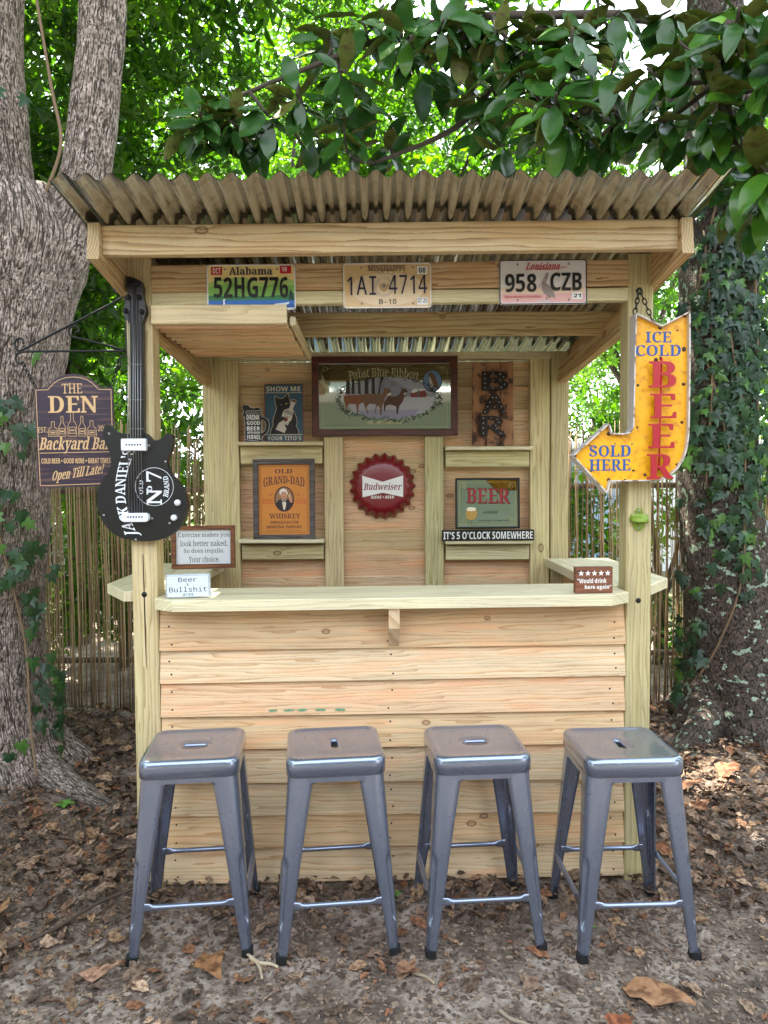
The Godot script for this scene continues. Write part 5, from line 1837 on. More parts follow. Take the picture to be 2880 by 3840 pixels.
func make_opener():
	var o := thing("bottle_opener", "green cast metal bottle opener screwed to the post below the arrow sign", "bottle opener", Vector3(0.8805, 1.311, 0.0))
	var green := plain(rgb(122, 146, 48), 0.4, 0.2)
	var out := smooth([Vector2(0, 0.041), Vector2(0.012, 0.034), Vector2(0.013, 0.020), Vector2(0.030, 0.012), Vector2(0.034, 0.002), Vector2(0.022, -0.008), Vector2(0.020, -0.022), Vector2(0.010, -0.036), Vector2(0, -0.040), Vector2(-0.010, -0.036), Vector2(-0.020, -0.022), Vector2(-0.022, -0.008), Vector2(-0.034, 0.002), Vector2(-0.030, 0.012), Vector2(-0.013, 0.020), Vector2(-0.012, 0.034)], 3)
	part("plate", slab(out, 0.0, 0.006, 0.001), green, o)
	# the hood that grips the cap
	var st := st_new()
	st.set_smooth_group(0)
	var rows := []
	for i in 7:
		var t := i / 6.0
		var row := []
		for k in 13:
			var a := PI * k / 12.0
			var rr := lerpf(0.030, 0.034, t)
			row.append(Vector3(cos(a) * rr, lerpf(0.020, -0.004, t) - 0.006 * sin(a) * t, 0.005 + sin(a) * lerpf(0.010, 0.028, smoothstep(0.0, 0.7, t))))
		rows.append(row)
	for i in 6:
		for k in 12: quad(st, rows[i][k], rows[i][k + 1], rows[i + 1][k + 1], rows[i + 1][k])
	for k in 12: quad(st, rows[6][k], rows[6][k + 1], rows[6][k + 1] * Vector3(0.86, 1, 0.86) + Vector3(0, 0.003, 0), rows[6][k] * Vector3(0.86, 1, 0.86) + Vector3(0, 0.003, 0))
	part("hood", done(st), green, o)
	part("tooth", box(Vector3(-0.010, -0.016, 0.005), Vector3(0.010, -0.006, 0.014), 0.002), green, o)
	for y in [0.031, -0.030]: part("screw", ball(Vector3(0, y, 0.006), Vector3(0.005, 0.005, 0.003), 10), M["steel"], o)

# ---------------------------------------------------------------- things on the back wall

func frame(parent: Node, w: float, h: float, bw: float, depth: float, mat: Material):
	# four mitred mouldings round an opening; outer size w x h, face at z = depth
	var o := [Vector2(-w / 2, -h / 2), Vector2(w / 2, -h / 2), Vector2(w / 2, h / 2), Vector2(-w / 2, h / 2)]
	var i := [Vector2(-w / 2 + bw, -h / 2 + bw), Vector2(w / 2 - bw, -h / 2 + bw), Vector2(w / 2 - bw, h / 2 - bw), Vector2(-w / 2 + bw, h / 2 - bw)]
	for k in 4:
		var st := st_new()
		st.set_smooth_group(-1)
		slab_st(st, PackedVector2Array([o[k], o[(k + 1) % 4], i[(k + 1) % 4], i[k]]), 0.0, depth, 0.0022)
		part("moulding", done(st), mat, parent)

func grain_mat(c0: Color, c1: Color, c2: Color, seed_: int, rough := 0.5) -> StandardMaterial3D:
	var m := plain(Color.WHITE, rough)
	m.albedo_texture = mottled(256, 128, c0, c1, c2, seed_, 0.06, 0.05, 8, 1)
	m.uv1_scale = Vector3(2.5, 9, 1)
	return m

func make_back_wall_signs():
	make_deer_mirror()
	make_cat_poster()
	make_mug_sign()
	make_whiskey_poster()
	make_cap_sign()
	make_bar_letters()
	make_beer_mirror()

func make_deer_mirror():
	var s := thing("framed_mirror", "wide printed mirror with a deer picture in a dark red brown frame", "mirror", Vector3(-0.004, 1.870, -1.056))
	frame(s, 0.717, 0.389, 0.034, 0.024, grain_mat(rgb(74, 34, 26), rgb(92, 44, 32), rgb(52, 24, 20), 800, 0.35))
	part("glass", box(Vector3(-0.327, -0.163, 0.004), Vector3(0.327, 0.163, 0.010)), M["mirror"], s)
	var k := 0.717 / 1562.0
	var st := st_new()
	var z := [0.0104]
	var d := func(pts, c):
		z[0] += 0.00006
		ink(st, mapped(pts, 809, 504, k), z[0], c)
	# winter scene in an oval
	var ov := []
	for q in oval(860, 520, 500, 225, 40): ov.append([q.x, q.y])
	d.call(ov, lin(150, 152, 164))
	d.call([[380, 560], [520, 520], [700, 540], [900, 530], [1100, 500], [1345, 510], [1335, 600], [1240, 680], [1080, 728], [860, 744], [640, 728], [470, 670]], lin(176, 178, 192))
	d.call([[480, 660], [700, 640], [960, 650], [1180, 640], [1120, 715], [860, 742], [640, 726]], lin(150, 152, 180))
	d.call([[740, 300], [900, 330], [1060, 420], [1240, 470], [1345, 505], [1100, 505], [840, 520], [700, 500]], lin(128, 132, 148))
	for x in [[390, 330, 430], [450, 312, 480], [520, 306, 545], [590, 302, 630], [665, 300, 700]]: d.call([[x[0], 470], [x[0] + 6, x[1]], [x[2], x[1]], [x[2] + 6, 480]], lin(52, 40, 40))
	d.call([[735, 480], [765, 300], [792, 300], [762, 400], [756, 480]], lin(46, 36, 36))
	d.call([[1080, 490], [1100, 440], [1160, 430], [1230, 430], [1262, 480], [1250, 515], [1090, 515]], lin(122, 52, 52))
	d.call([[1090, 446], [1130, 424], [1190, 428], [1240, 424], [1250, 436], [1100, 470]], lin(208, 210, 218))
	d.call([[1160, 440], [1178, 436], [1182, 510], [1158, 510]], lin(86, 90, 102))
	# three deer
	d.call([[358, 456], [376, 472], [400, 492], [470, 490], [530, 488], [556, 476], [590, 500], [588, 556], [530, 590], [522, 650], [514, 700], [504, 640], [500, 588], [430, 580], [404, 610], [410, 660], [398, 690], [392, 620], [376, 560], [366, 500]], lin(134, 82, 56))
	d.call([[560, 490], [600, 470], [700, 480], [770, 482], [800, 440], [796, 418], [830, 414], [868, 430], [880, 458], [852, 480], [820, 496], [800, 560], [780, 610], [770, 706], [756, 706], [752, 620], [724, 600], [706, 690], [698, 690], [712, 590], [640, 580], [610, 620], [632, 690], [622, 690], [588, 600], [566, 540]], lin(118, 88, 70))
	d.call([[800, 560], [850, 500], [930, 506], [966, 480], [988, 440], [982, 404], [1000, 424], [1030, 420], [1056, 452], [1040, 478], [1022, 500], [1000, 560], [962, 610], [946, 694], [932, 694], [930, 612], [870, 590], [820, 604], [808, 660], [818, 672], [798, 660], [796, 600]], lin(84, 54, 42))
	d.call([[846, 474], [872, 462], [876, 480], [850, 496], [826, 492]], lin(216, 206, 200))
	d.call([[1012, 470], [1044, 462], [1030, 486], [1010, 486]], lin(206, 196, 190))
	d.call([[362, 452], [382, 470], [392, 494], [372, 498], [358, 470]], lin(214, 200, 190))
	for l in [[[806, 416], [782, 396], [772, 362], [790, 342]], [[792, 388], [806, 366]], [[850, 414], [880, 396], [916, 384], [918, 344]], [[884, 394], [880, 352]], [[900, 388], [906, 350]]]:
		line_st(st, mapped(l, 809, 504, k), 0.0030, z[0], z[0] + 0.0001, false, lin(120, 100, 82))
	# eagle medallion
	var m0 := []
	for q in oval(1320, 342, 104, 120, 32): m0.append([q.x, q.y])
	d.call(m0, lin(24, 26, 40))
	m0 = []
	for q in oval(1320, 342, 96, 112, 32): m0.append([q.x, q.y])
	d.call(m0, lin(92, 120, 158))
	d.call([[1270, 256], [1300, 244], [1326, 256], [1356, 300], [1376, 360], [1390, 416], [1366, 424], [1340, 390], [1330, 440], [1300, 440], [1290, 360], [1282, 300]], lin(96, 66, 48))
	d.call([[1284, 290], [1304, 310], [1330, 390], [1336, 440], [1306, 444], [1292, 380]], lin(176, 166, 158))
	d.call([[1280, 420], [1330, 404], [1336, 446], [1290, 450]], lin(50, 46, 46))
	# pine sprigs round the oval
	var r := RandomNumberGenerator.new()
	r.seed = 8
	for i in 150:
		var a := TAU * i / 150.0 + r.randf_range(-0.02, 0.02)
		var c := Vector2(850 + 545 * cos(a), 530 + 228 * sin(a)) + Vector2(r.randfn() * 16, r.randfn() * 12)
		if a > 4.2 and a < 5.2 and r.randf() < 0.5: continue
		for j in 3:
			var e := c + Vector2(r.randf_range(-34, 34), r.randf_range(-26, 26))
			line_st(st, mapped([[c.x, c.y], [e.x, e.y]], 809, 504, k), 0.0024, z[0] + 0.0002, z[0] + 0.0003, false, lin(34, 52, 44))
	part("picture", done(st), M["ink"], s)
	var gold := plain(rgb(186, 176, 132), 0.35, 0.3)
	var dark_l := plain(rgb(30, 30, 30), 0.5)
	var bl := st_new()
	bl.set_smooth_group(-1)
	line_st(bl, [Vector2(-0.309, -0.15), Vector2(0.308, -0.15), Vector2(0.308, 0.13)], 0.0014, 0.0104, 0.0108)
	line_st(bl, [Vector2(-0.309, -0.15), Vector2(-0.309, 0.13)], 0.0014, 0.0104, 0.0108)
	for sx in [-1.0, 1.0]:
		line_st(bl, Array(oval(sx * 0.292, 0.135, 0.012, 0.009, 14)), 0.0016, 0.0104, 0.0108, true)
		line_st(bl, [Vector2(sx * 0.285, 0.143), Vector2(sx * 0.27, 0.136), Vector2(sx * 0.258, 0.144)], 0.0016, 0.0104, 0.0108)
	part("border", done(bl), gold, s)
	var c := at2(798, 242, 809, 504, k, 0.0106)
	lettering("Pabst Blue Ribbon", 0.345, 0.048, c + Vector3(0.0015, -0.0015, 0), dark_l, "serif_bold", s, 0.0004, arch(0.9))
	lettering("Pabst Blue Ribbon", 0.345, 0.046, c + Vector3(0, 0, 0.0005), gold, "serif", s, 0.0004, arch(0.9))
	lettering("Wildlife Collection", 0.176, 0.017, at2(800, 784, 809, 504, k, 0.0106), gold, "serif_bold", s, 0.0005)

func make_cat_poster():
	var s := thing("tin_sign", "blue tin sign with a black cat hugging a bottle on the shelf", "sign", Vector3(-0.501, 1.650, -1.040))
	s.rotation.x = -0.03
	var k := 0.190 / 490.0
	part("panel", slab(round_rect(-0.095, 0.0, 0.095, 0.284, 0.005), -0.002, 0.002, 0.0006), plain(rgb(112, 62, 52), 0.45), s)
	var st := st_new()
	var z := [0.0022]
	var d := func(pts, c):
		z[0] += 0.0001
		ink(st, mapped(pts, 635, 862, k), z[0], c)
	d.call([[402, 140], [870, 140], [870, 854], [402, 854]], lin(44, 80, 104))
	d.call([[402, 236], [870, 236], [870, 246], [402, 246]], lin(178, 170, 152))
	d.call([[402, 768], [870, 768], [870, 778], [402, 778]], lin(178, 170, 152))
	var cat := [[520, 282], [560, 306], [590, 320], [640, 306], [668, 268], [690, 256], [706, 330], [716, 390], [716, 430], [756, 470], [790, 560], [800, 620], [786, 660], [814, 720], [822, 766], [460, 766], [476, 700], [500, 650], [496, 600], [512, 540], [536, 470], [544, 430], [528, 380], [524, 320]]
	var fat := Geometry2D.offset_polygon(PackedVector2Array(mapped(cat, 635, 862, k)), 0.0022)
	z[0] += 0.0001
	ink(st, fat[0], z[0], lin(196, 186, 160))
	d.call(cat, lin(20, 20, 24))
	d.call([[538, 300], [566, 326], [548, 344]], lin(60, 48, 50))
	d.call([[664, 288], [684, 280], [690, 318]], lin(60, 48, 50))
	d.call([[654, 384], [668, 370], [682, 378], [668, 392]], lin(178, 178, 84))
	d.call([[586, 392], [606, 388], [606, 394], [588, 398]], lin(160, 160, 90))
	d.call([[734, 326], [762, 322], [796, 340], [780, 380], [750, 440], [754, 500], [720, 580], [690, 640], [664, 700], [640, 752], [528, 706], [560, 640], [600, 560], [616, 500], [640, 456], [700, 440], [716, 400]], lin(196, 190, 182))
	d.call([[740, 330], [762, 326], [790, 342], [780, 370], [732, 350]], lin(112, 62, 40))
	d.call([[640, 466], [690, 456], [744, 490], [740, 530], [640, 500]], lin(150, 148, 150))
	d.call([[628, 505], [742, 548], [720, 600], [640, 590], [606, 556]], lin(214, 206, 192))
	var seal := []
	for q in oval(654, 580, 30, 26, 18): seal.append([q.x, q.y])
	d.call(seal, lin(120, 58, 36))
	d.call([[560, 560], [620, 540], [650, 560], [610, 600], [560, 630], [520, 640]], lin(24, 24, 28))
	d.call([[640, 640], [700, 660], [740, 640], [740, 700], [660, 690]], lin(24, 24, 28))
	part("picture", done(st), M["ink"], s)
	var cream := plain(rgb(204, 196, 172), 0.5)
	lettering("SHOW ME", 0.168, 0.023, at2(632, 192, 635, 862, k, 0.0024), cream, "sans_bold", s, 0.0005)
	lettering("YOUR TITO'S", 0.166, 0.019, at2(637, 818, 635, 862, k, 0.0024), cream, "sans_bold", s, 0.0005)
	lettering("Tito's", 0.030, 0.013, at2(676, 545, 635, 862, k, 0.0048), plain(rgb(60, 40, 36), 0.5), "serif_bold", s, 0.0003, null, -0.2)

func make_mug_sign():
	var s := thing("mug_sign", "small black beer mug shaped cutout sign with white lettering", "sign", Vector3(-0.640, 1.650, -1.015))
	var k := 0.130 / 345.0
	var body := [[122, 862], [128, 700], [126, 540], [106, 536], [104, 500], [112, 470], [94, 430], [100, 402], [130, 390], [170, 398], [200, 428], [240, 434], [280, 424], [320, 434], [336, 460], [330, 500], [340, 545], [332, 700], [342, 862]]
	var handle := [[334, 545], [380, 552], [420, 580], [436, 630], [432, 700], [408, 750], [370, 776], [338, 800], [336, 752], [356, 748], [384, 720], [394, 660], [390, 610], [368, 582], [336, 584]]
	var edge := plain(rgb(212, 212, 208), 0.5)
	var fb := Geometry2D.offset_polygon(PackedVector2Array(mapped(body, 250, 862, k)), 0.0018)
	part("backing", slab(fb[0], 0.0, 0.0085), edge, s)
	part("backing", slab(Geometry2D.offset_polygon(PackedVector2Array(mapped(handle, 250, 862, k)), 0.0018)[0], 0.0, 0.0080), edge, s)
	part("mug", slab(PackedVector2Array(mapped(body, 250, 862, k)), 0.0085, 0.0098), M["black_paint"], s)
	part("handle", slab(PackedVector2Array(mapped(handle, 250, 862, k)), 0.0080, 0.0093), M["black_paint"], s)
	var st := st_new()
	st.set_smooth_group(-1)
	line_st(st, mapped([[134, 480], [160, 466], [230, 468], [300, 466], [334, 462]], 250, 862, k), 0.0018, 0.0098, 0.0104)
	line_st(st, mapped([[136, 496], [334, 494]], 250, 862, k), 0.0018, 0.0098, 0.0104)
	line_st(st, mapped([[130, 836], [230, 850], [334, 834]], 250, 862, k), 0.0018, 0.0098, 0.0104)
	part("lines", done(st), edge, s)
	for a in [["DRINK", 232, 548, 168, 66], ["GOOD", 234, 622, 168, 52], ["BEER", 234, 692, 168, 52], ["WITH GOOD", 234, 746, 164, 30], ["FRIENDS", 234, 802, 168, 52]]:
		lettering(a[0], a[3] * k, a[4] * k, at2(a[1], a[2], 250, 862, k, 0.0098), M["ink_white"], "sans_bold", s, 0.0006)

func make_whiskey_poster():
	var s := thing("framed_poster", "orange poster with an oval portrait in a weathered grey wood frame", "poster", Vector3(-0.502, 1.366, -1.020))
	s.rotation.x = -0.02
	frame(s, 0.302, 0.396, 0.026, 0.020, grain_mat(rgb(108, 100, 96), rgb(78, 72, 72), rgb(58, 50, 48), 810, 0.8))
	var k := 0.302 / 797.0
	part("paper", box(Vector3(-0.127, -0.174, 0.002), Vector3(0.127, 0.174, 0.006)), plain(rgb(206, 134, 66), 0.22), s)
	var st := st_new()
	var z := [0.0062]
	var d := func(pts, c):
		z[0] += 0.0001
		ink(st, mapped(pts, 642, 1605, k), z[0], c)
	var brown := lin(72, 34, 32)
	var o := []
	for i in 56:
		var rr := 1.0 if i % 2 else 0.955
		o.append([642 + 132 * rr * cos(TAU * i / 56), 1598 + 168 * rr * sin(TAU * i / 56)])
	d.call(o, brown)
	o = []
	for q in oval(642, 1598, 112, 148, 36): o.append([q.x, q.y])
	d.call(o, lin(150, 108, 72))
	# a white haired man in a dinner jacket raises a glass
	d.call([[534, 1660], [560, 1620], [604, 1596], [640, 1620], [680, 1596], [724, 1620], [744, 1640], [750, 1660], [724, 1700], [690, 1738], [642, 1746], [590, 1736], [552, 1700]], lin(34, 26, 30))
	d.call([[608, 1600], [642, 1624], [668, 1596], [664, 1680], [650, 1736], [632, 1736], [618, 1660]], lin(224, 210, 190))
	d.call([[612, 1612], [642, 1624], [668, 1610], [664, 1640], [642, 1628], [618, 1642]], lin(34, 26, 30))
	o = []
	for q in oval(638, 1545, 40, 52, 24): o.append([q.x, q.y])
	d.call(o, lin(196, 142, 112))
	d.call([[584, 1540], [582, 1500], [604, 1470], [640, 1462], [668, 1476], [686, 1512], [688, 1544], [672, 1530], [660, 1500], [620, 1500], [602, 1520], [600, 1545]], lin(222, 214, 204))
	d.call([[612, 1530], [632, 1526], [632, 1532], [614, 1536]], lin(80, 48, 40))
	d.call([[648, 1526], [664, 1530], [662, 1536], [648, 1532]], lin(80, 48, 40))
	d.call([[620, 1566], [656, 1566], [640, 1580]], lin(120, 56, 48))
	d.call([[716, 1640], [708, 1590], [698, 1560], [716, 1550], [736, 1570], [742, 1620], [738, 1650]], lin(196, 142, 112))
	d.call([[700, 1536], [720, 1540], [716, 1572], [702, 1570]], lin(214, 190, 150))
	part("picture", done(st), M["ink"], s)
	var bm := plain(rgb(84, 38, 34), 0.45)
	var ln := st_new()
	ln.set_smooth_group(-1)
	line_st(ln, Array(round_rect(-0.114, -0.163, 0.114, 0.163, 0.014)), 0.0012, 0.006, 0.0064, true)
	part("border", done(ln), bm, s)
	lettering("OLD", 222 * k, 58 * k, at2(636, 1238, 642, 1605, k, 0.006), bm, "serif_bold", s, 0.0006)
	lettering("GRAND-DAD", 530 * k, 126 * k, at2(642, 1368, 642, 1605, k, 0.006), bm, "serif_bold", s, 0.0006, func(q: Vector2): return Vector2(q.x, q.y * (0.78 + 9.0 * absf(q.x) * absf(q.x) * 2.2) - 1.05 * q.x * q.x * 1.4 + 0.008))
	lettering("SINCE", 66 * k, 20 * k, at2(474, 1540, 642, 1605, k, 0.006), bm, "serif", s, 0.0005, null, 0.25)
	lettering("1796", 60 * k, 20 * k, at2(818, 1538, 642, 1605, k, 0.006), bm, "serif", s, 0.0005, null, -0.25)
	var rm := plain(rgb(196, 62, 40), 0.45)
	lettering("BOTTLED", 138 * k, 66 * k, at2(430, 1628, 642, 1605, k, 0.006), rm, "sans", s, 0.0006)
	lettering("IN BOND", 146 * k, 66 * k, at2(858, 1628, 642, 1605, k, 0.006), rm, "sans", s, 0.0006)
	lettering("WHISKEY", 400 * k, 62 * k, at2(648, 1818, 642, 1605, k, 0.006), bm, "serif_bold", s, 0.0006)
	lettering("UNEXCELLED FOR", 364 * k, 36 * k, at2(642, 1900, 642, 1605, k, 0.006), bm, "sans_bold", s, 0.0006)
	lettering("MEDICINAL PURPOSES", 450 * k, 36 * k, at2(640, 1958, 642, 1605, k, 0.006), bm, "sans_bold", s, 0.0006)
	lettering("REGISTERED U.S. PATENT OFFICE", 430 * k, 18 * k, at2(640, 2010, 642, 1605, k, 0.006), bm, "sans", s, 0.0004)

func make_cap_sign():
	var s := thing("bottle_cap_sign", "big round red bottle cap sign with a white bow tie band", "sign", Vector3(-0.018, 1.428, -1.099))
	var st := st_new()
	st.set_smooth_group(0)
	var prof := [[0.0, 0.062], [0.06, 0.061], [0.105, 0.058], [0.122, 0.054], [0.131, 0.047], [0.138, 0.038], [0.150, 0.022], [0.160, 0.006], [0.158, 0.002]]
	var n := 252
	var rows := []
	for i in prof.size():
		var row := []
		var amt := clampf((i - 3) / 4.0, 0.0, 1.0)
		for k in n:
			var a := TAU * k / n
			var wave := cos(a * 21.0)
			var rr: float = prof[i][0] + amt * 0.007 * wave
			row.append(Vector3(cos(a) * rr, sin(a) * rr, prof[i][1] + amt * 0.004 * wave))
		rows.append(row)
	for i in prof.size() - 1:
		for k in n: quad(st, rows[i][k], rows[i + 1][k], rows[i + 1][(k + 1) % n], rows[i][(k + 1) % n])
	var red := plain(rgb(122, 12, 27), 0.26)
	red.clearcoat_enabled = true
	red.clearcoat = 0.5
	part("cap", done(st), red, s)
	var b := st_new()
	b.set_smooth_group(-1)
	slab_st(b, PackedVector2Array([Vector2(-0.100, 0.052), Vector2(0, 0.022), Vector2(0.101, 0.052), Vector2(0.101, -0.054), Vector2(0, -0.032), Vector2(-0.100, -0.054)]), 0.054, 0.0632)
	part("band", done(b), M["ink_white"], s)
	lettering("Budweiser", 0.186, 0.034, Vector3(0.001, -0.001, 0.0632), plain(rgb(120, 16, 30), 0.4), "serif_bold", s, 0.0006, slant(0.2))
	lettering("BIERE • BEER", 0.114, 0.014, Vector3(0, -0.054, 0.060), M["ink_white"], "sans_bold", s, 0.002, slant(0.2))

func make_bar_letters():
	var s := thing("marquee_letter_board", "scorched plank board with dark bulb studded letters on the shelf", "sign", Vector3(0.528, 1.621, -1.046))
	var k := 0.203 / 206.0
	var scorched := plain(Color.WHITE, 0.7)
	scorched.albedo_texture = mottled(128, 512, rgb(170, 126, 90), rgb(140, 96, 66), rgb(62, 38, 28), 820, 0.02, 0.03, 1, 3)
	scorched.uv1_scale = Vector3(4, 2.2, 1)
	for x in [-0.0335, 0.0335]: pass
	var xs := [-0.1015, -0.034, 0.036, 0.1015]
	for i in 3:
		var st := st_new()
		st.set_smooth_group(-1)
		slab_st(st, PackedVector2Array([Vector2(xs[i] + 0.001, 0.0), Vector2(xs[i + 1] - 0.001, 0.0), Vector2(xs[i + 1] - 0.001, 0.413 + 0.002 * i), Vector2(xs[i] + 0.001, 0.413 - 0.001 * i)]), 0.0, 0.016, 0.002)
		part("plank", done(st), scorched, s)
	var dark := plain(rgb(36, 30, 30), 0.5, 0.4)
	var bulb := plain(rgb(196, 196, 190), 0.25)
	for a in [["B", 0.008, 0.318, 0.130, 0.092], ["A", 0.004, 0.205, 0.120, 0.092], ["R", -0.002, 0.100, 0.128, 0.096]]:
		var c := Vector3(a[1], a[2], 0.014)
		var l := lettering(a[0], a[3], a[4], c, dark, "sans_bold", s, 0.022, null, 0.0, "letter")
		var path: Array = {"B": [[-0.42, -0.4], [-0.42, -0.13], [-0.42, 0.13], [-0.42, 0.4], [-0.1, 0.42], [0.2, 0.4], [0.34, 0.22], [0.2, 0.05], [-0.1, 0.03], [0.38, -0.2], [0.24, -0.38], [-0.1, -0.42]], "A": [[-0.42, -0.44], [-0.31, -0.15], [-0.2, 0.12], [-0.08, 0.38], [0.08, 0.38], [0.2, 0.12], [0.31, -0.15], [0.42, -0.44], [0, -0.16]], "R": [[-0.42, -0.42], [-0.42, -0.14], [-0.42, 0.14], [-0.42, 0.42], [-0.1, 0.42], [0.16, 0.36], [0.24, 0.18], [0.1, 0.02], [-0.14, 0.0], [0.14, -0.16], [0.3, -0.42]]}[a[0]]
		for q in path:
			part("bulb", ball(Vector3(c.x + q[0] * a[3] * 0.92, c.y + q[1] * a[4] * 0.92, 0.0365), Vector3.ONE * 0.0032, 8), bulb, l)

func make_beer_mirror():
	var s := thing("framed_mirror", "black framed mirror printed with red lettering on the lower shelf", "mirror", Vector3(0.498, 1.340, -1.022))
	s.rotation.x = -0.03
	frame(s, 0.318, 0.250, 0.010, 0.014, M["black_paint"])
	part("glass", box(Vector3(-0.150, -0.116, 0.002), Vector3(0.150, 0.116, 0.007)), M["mirror"], s)
	var gold := plain(rgb(176, 158, 96), 0.4, 0.3)
	var st := st_new()
	st.set_smooth_group(-1)
	line_st(st, Array(round_rect(-0.138, -0.104, 0.138, 0.104, 0.004, 2)), 0.0014, 0.0072, 0.0076, true)
	for q in [[-1, 1], [1, 1], [-1, -1], [1, -1]]:
		line_st(st, Array(round_rect(q[0] * 0.122 - 0.012, q[1] * 0.090 - 0.010, q[0] * 0.122 + 0.012, q[1] * 0.090 + 0.010, 0.002, 1)), 0.0014, 0.0072, 0.0076, true)
		line_st(st, Array(round_rect(q[0] * 0.114 - 0.010, q[1] * 0.082 - 0.008, q[0] * 0.114 + 0.010, q[1] * 0.082 + 0.008, 0.002, 1)), 0.0014, 0.0072, 0.0076, true)
	part("border", done(st), gold, s)
	lettering("BEER", 0.214, 0.072, Vector3(0.004, 0.036, 0.0072), plain(rgb(24, 20, 20), 0.5), "serif_bold", s, 0.0003, func(q: Vector2): return Vector2(q.x * 1.02, q.y * 1.06 - 2.0 * q.x * absf(q.x) * 0.1))
	lettering("BEER", 0.210, 0.070, Vector3(0.003, 0.037, 0.0076), plain(rgb(150, 26, 34), 0.4), "serif_bold", s, 0.0004, func(q: Vector2): return Vector2(q.x, q.y - 2.0 * q.x * absf(q.x) * 0.1))
	lettering("A SCHOONER", 0.072, 0.013, Vector3(0.014, -0.045, 0.0072), M["ink_black"], "serif_bold", s, 0.0004)
	lettering("5¢", 0.020, 0.018, Vector3(0.090, -0.050, 0.0072), plain(rgb(120, 124, 124), 0.5), "serif_bold", s, 0.0004)
	lettering("Free Peanuts, Pool and Cards", 0.150, 0.010, Vector3(0.030, -0.085, 0.0072), M["ink_black"], "serif_bold", s, 0.0004)
	var g := st_new()
	ink(g, smooth([Vector2(-0.100, -0.028), Vector2(-0.060, -0.028), Vector2(-0.052, -0.050), Vector2(-0.060, -0.074), Vector2(-0.080, -0.082), Vector2(-0.100, -0.074), Vector2(-0.108, -0.050)], 3), 0.0074, lin(178, 140, 66))
	ink(g, smooth([Vector2(-0.100, -0.022), Vector2(-0.080, -0.018), Vector2(-0.060, -0.022), Vector2(-0.058, -0.034), Vector2(-0.080, -0.038), Vector2(-0.102, -0.034)], 3), 0.0076, lin(226, 218, 196))
	ink(g, PackedVector2Array([Vector2(-0.082, -0.082), Vector2(-0.078, -0.082), Vector2(-0.078, -0.104), Vector2(-0.066, -0.110), Vector2(-0.094, -0.110), Vector2(-0.082, -0.104)]), 0.0074, lin(120, 108, 84))
	part("glass_drawing", done(g), M["ink"], s)
	# the long block that stands before it
	var b := thing("block_sign", "long narrow black block sign with white lettering on the lower shelf", "sign", Vector3(0.496, 1.158, -0.998))
	part("block", box(Vector3(-0.226, 0.0, -0.006), Vector3(0.226, 0.053, 0.014), 0.0015), M["black_paint"], b)
	lettering("IT'S 5 O'CLOCK SOMEWHERE", 0.438, 0.036, Vector3(0, 0.0265, 0.014), M["ink_white"], "sans_bold", b, 0.0006)

# ---------------------------------------------------------------- small signs on the counters

func make_block_signs():
	var s := thing("framed_sign", "white quote sign in a brown wood frame on the side counter", "sign", Vector3(-0.850, 1.057, -0.80), 0.06)
	s.rotation.x = -0.04
	var fr := node("frame", s)
	fr.position = Vector3(0, 0.099, 0)
	frame(fr, 0.288, 0.197, 0.020, 0.024, grain_mat(rgb(138, 88, 52), rgb(112, 68, 40), rgb(86, 50, 30), 830, 0.6))
	part("panel", box(Vector3(-0.128, 0.018, 0.004), Vector3(0.128, 0.180, 0.010)), plain(rgb(222, 226, 232), 0.5), s)
	var y := 0.152
	for l in [["Exercise makes you", 0.236], ["look better naked.", 0.216], ["So does tequila.", 0.184], ["Your choice.", 0.140]]:
		lettering(l[0], l[1], 0.026, Vector3(0.002, y, 0.010), M["ink_black"], "serif", s, 0.0005)
		y -= 0.0365
	s = thing("block_sign", "small white block sign with typewriter lettering on the counter by the guitar", "sign", Vector3(-0.715, 1.0535, 0.030), 0.03)
	s.rotation.z = 0.02
	part("block", box(Vector3(-0.075, 0.0, -0.012), Vector3(0.075, 0.080, 0.012), 0.0015), plain(rgb(208, 218, 228), 0.6), s)
	var ln := st_new()
	ln.set_smooth_group(-1)
	line_st(ln, Array(rect(-0.0725, 0.0025, 0.0725, 0.0775)), 0.0012, 0.012, 0.0124, true)
	part("edge_line", done(ln), plain(rgb(120, 124, 130), 0.6), s)
	lettering("Beer", 0.064, 0.015, Vector3(0, 0.063, 0.012), M["ink_black"], "mono", s, 0.0005)
	lettering("&", 0.007, 0.009, Vector3(0, 0.046, 0.012), M["ink_black"], "mono", s, 0.0005)
	lettering("Bullshit", 0.130, 0.018, Vector3(0, 0.029, 0.012), M["ink_black"], "mono", s, 0.0005)
	lettering("area", 0.036, 0.0085, Vector3(0, 0.0105, 0.012), M["ink_black"], "mono", s, 0.0005)
	s = thing("block_sign", "small brown wood block sign with five white stars on the counter", "sign", Vector3(0.705, 1.0580, 0.045), 0.03)
	part("block", box(Vector3(-0.066, 0.0, -0.012), Vector3(0.066, 0.092, 0.012), 0.0015), grain_mat(rgb(134, 82, 56), rgb(112, 66, 44), rgb(92, 52, 36), 840, 0.6), s)
	for k in 5:
		var pts := PackedVector2Array()
		for i in 10:
			var rr := 0.0105 if i % 2 == 0 else 0.0045
			pts.append(Vector2(-0.046 + 0.0235 * k + sin(TAU * i / 10.0) * rr, 0.070 + cos(TAU * i / 10.0) * rr))
		part("star", slab(pts, 0.0115, 0.0128), M["ink_white"], s)
	lettering("\"Would drink", 0.104, 0.017, Vector3(-0.008, 0.044, 0.012), M["ink_white"], "sans_bold", s, 0.0006)
	lettering("here again\"", 0.094, 0.019, Vector3(0.014, 0.020, 0.012), M["ink_white"], "sans_bold", s, 0.0006)

# ---------------------------------------------------------------- leaf litter

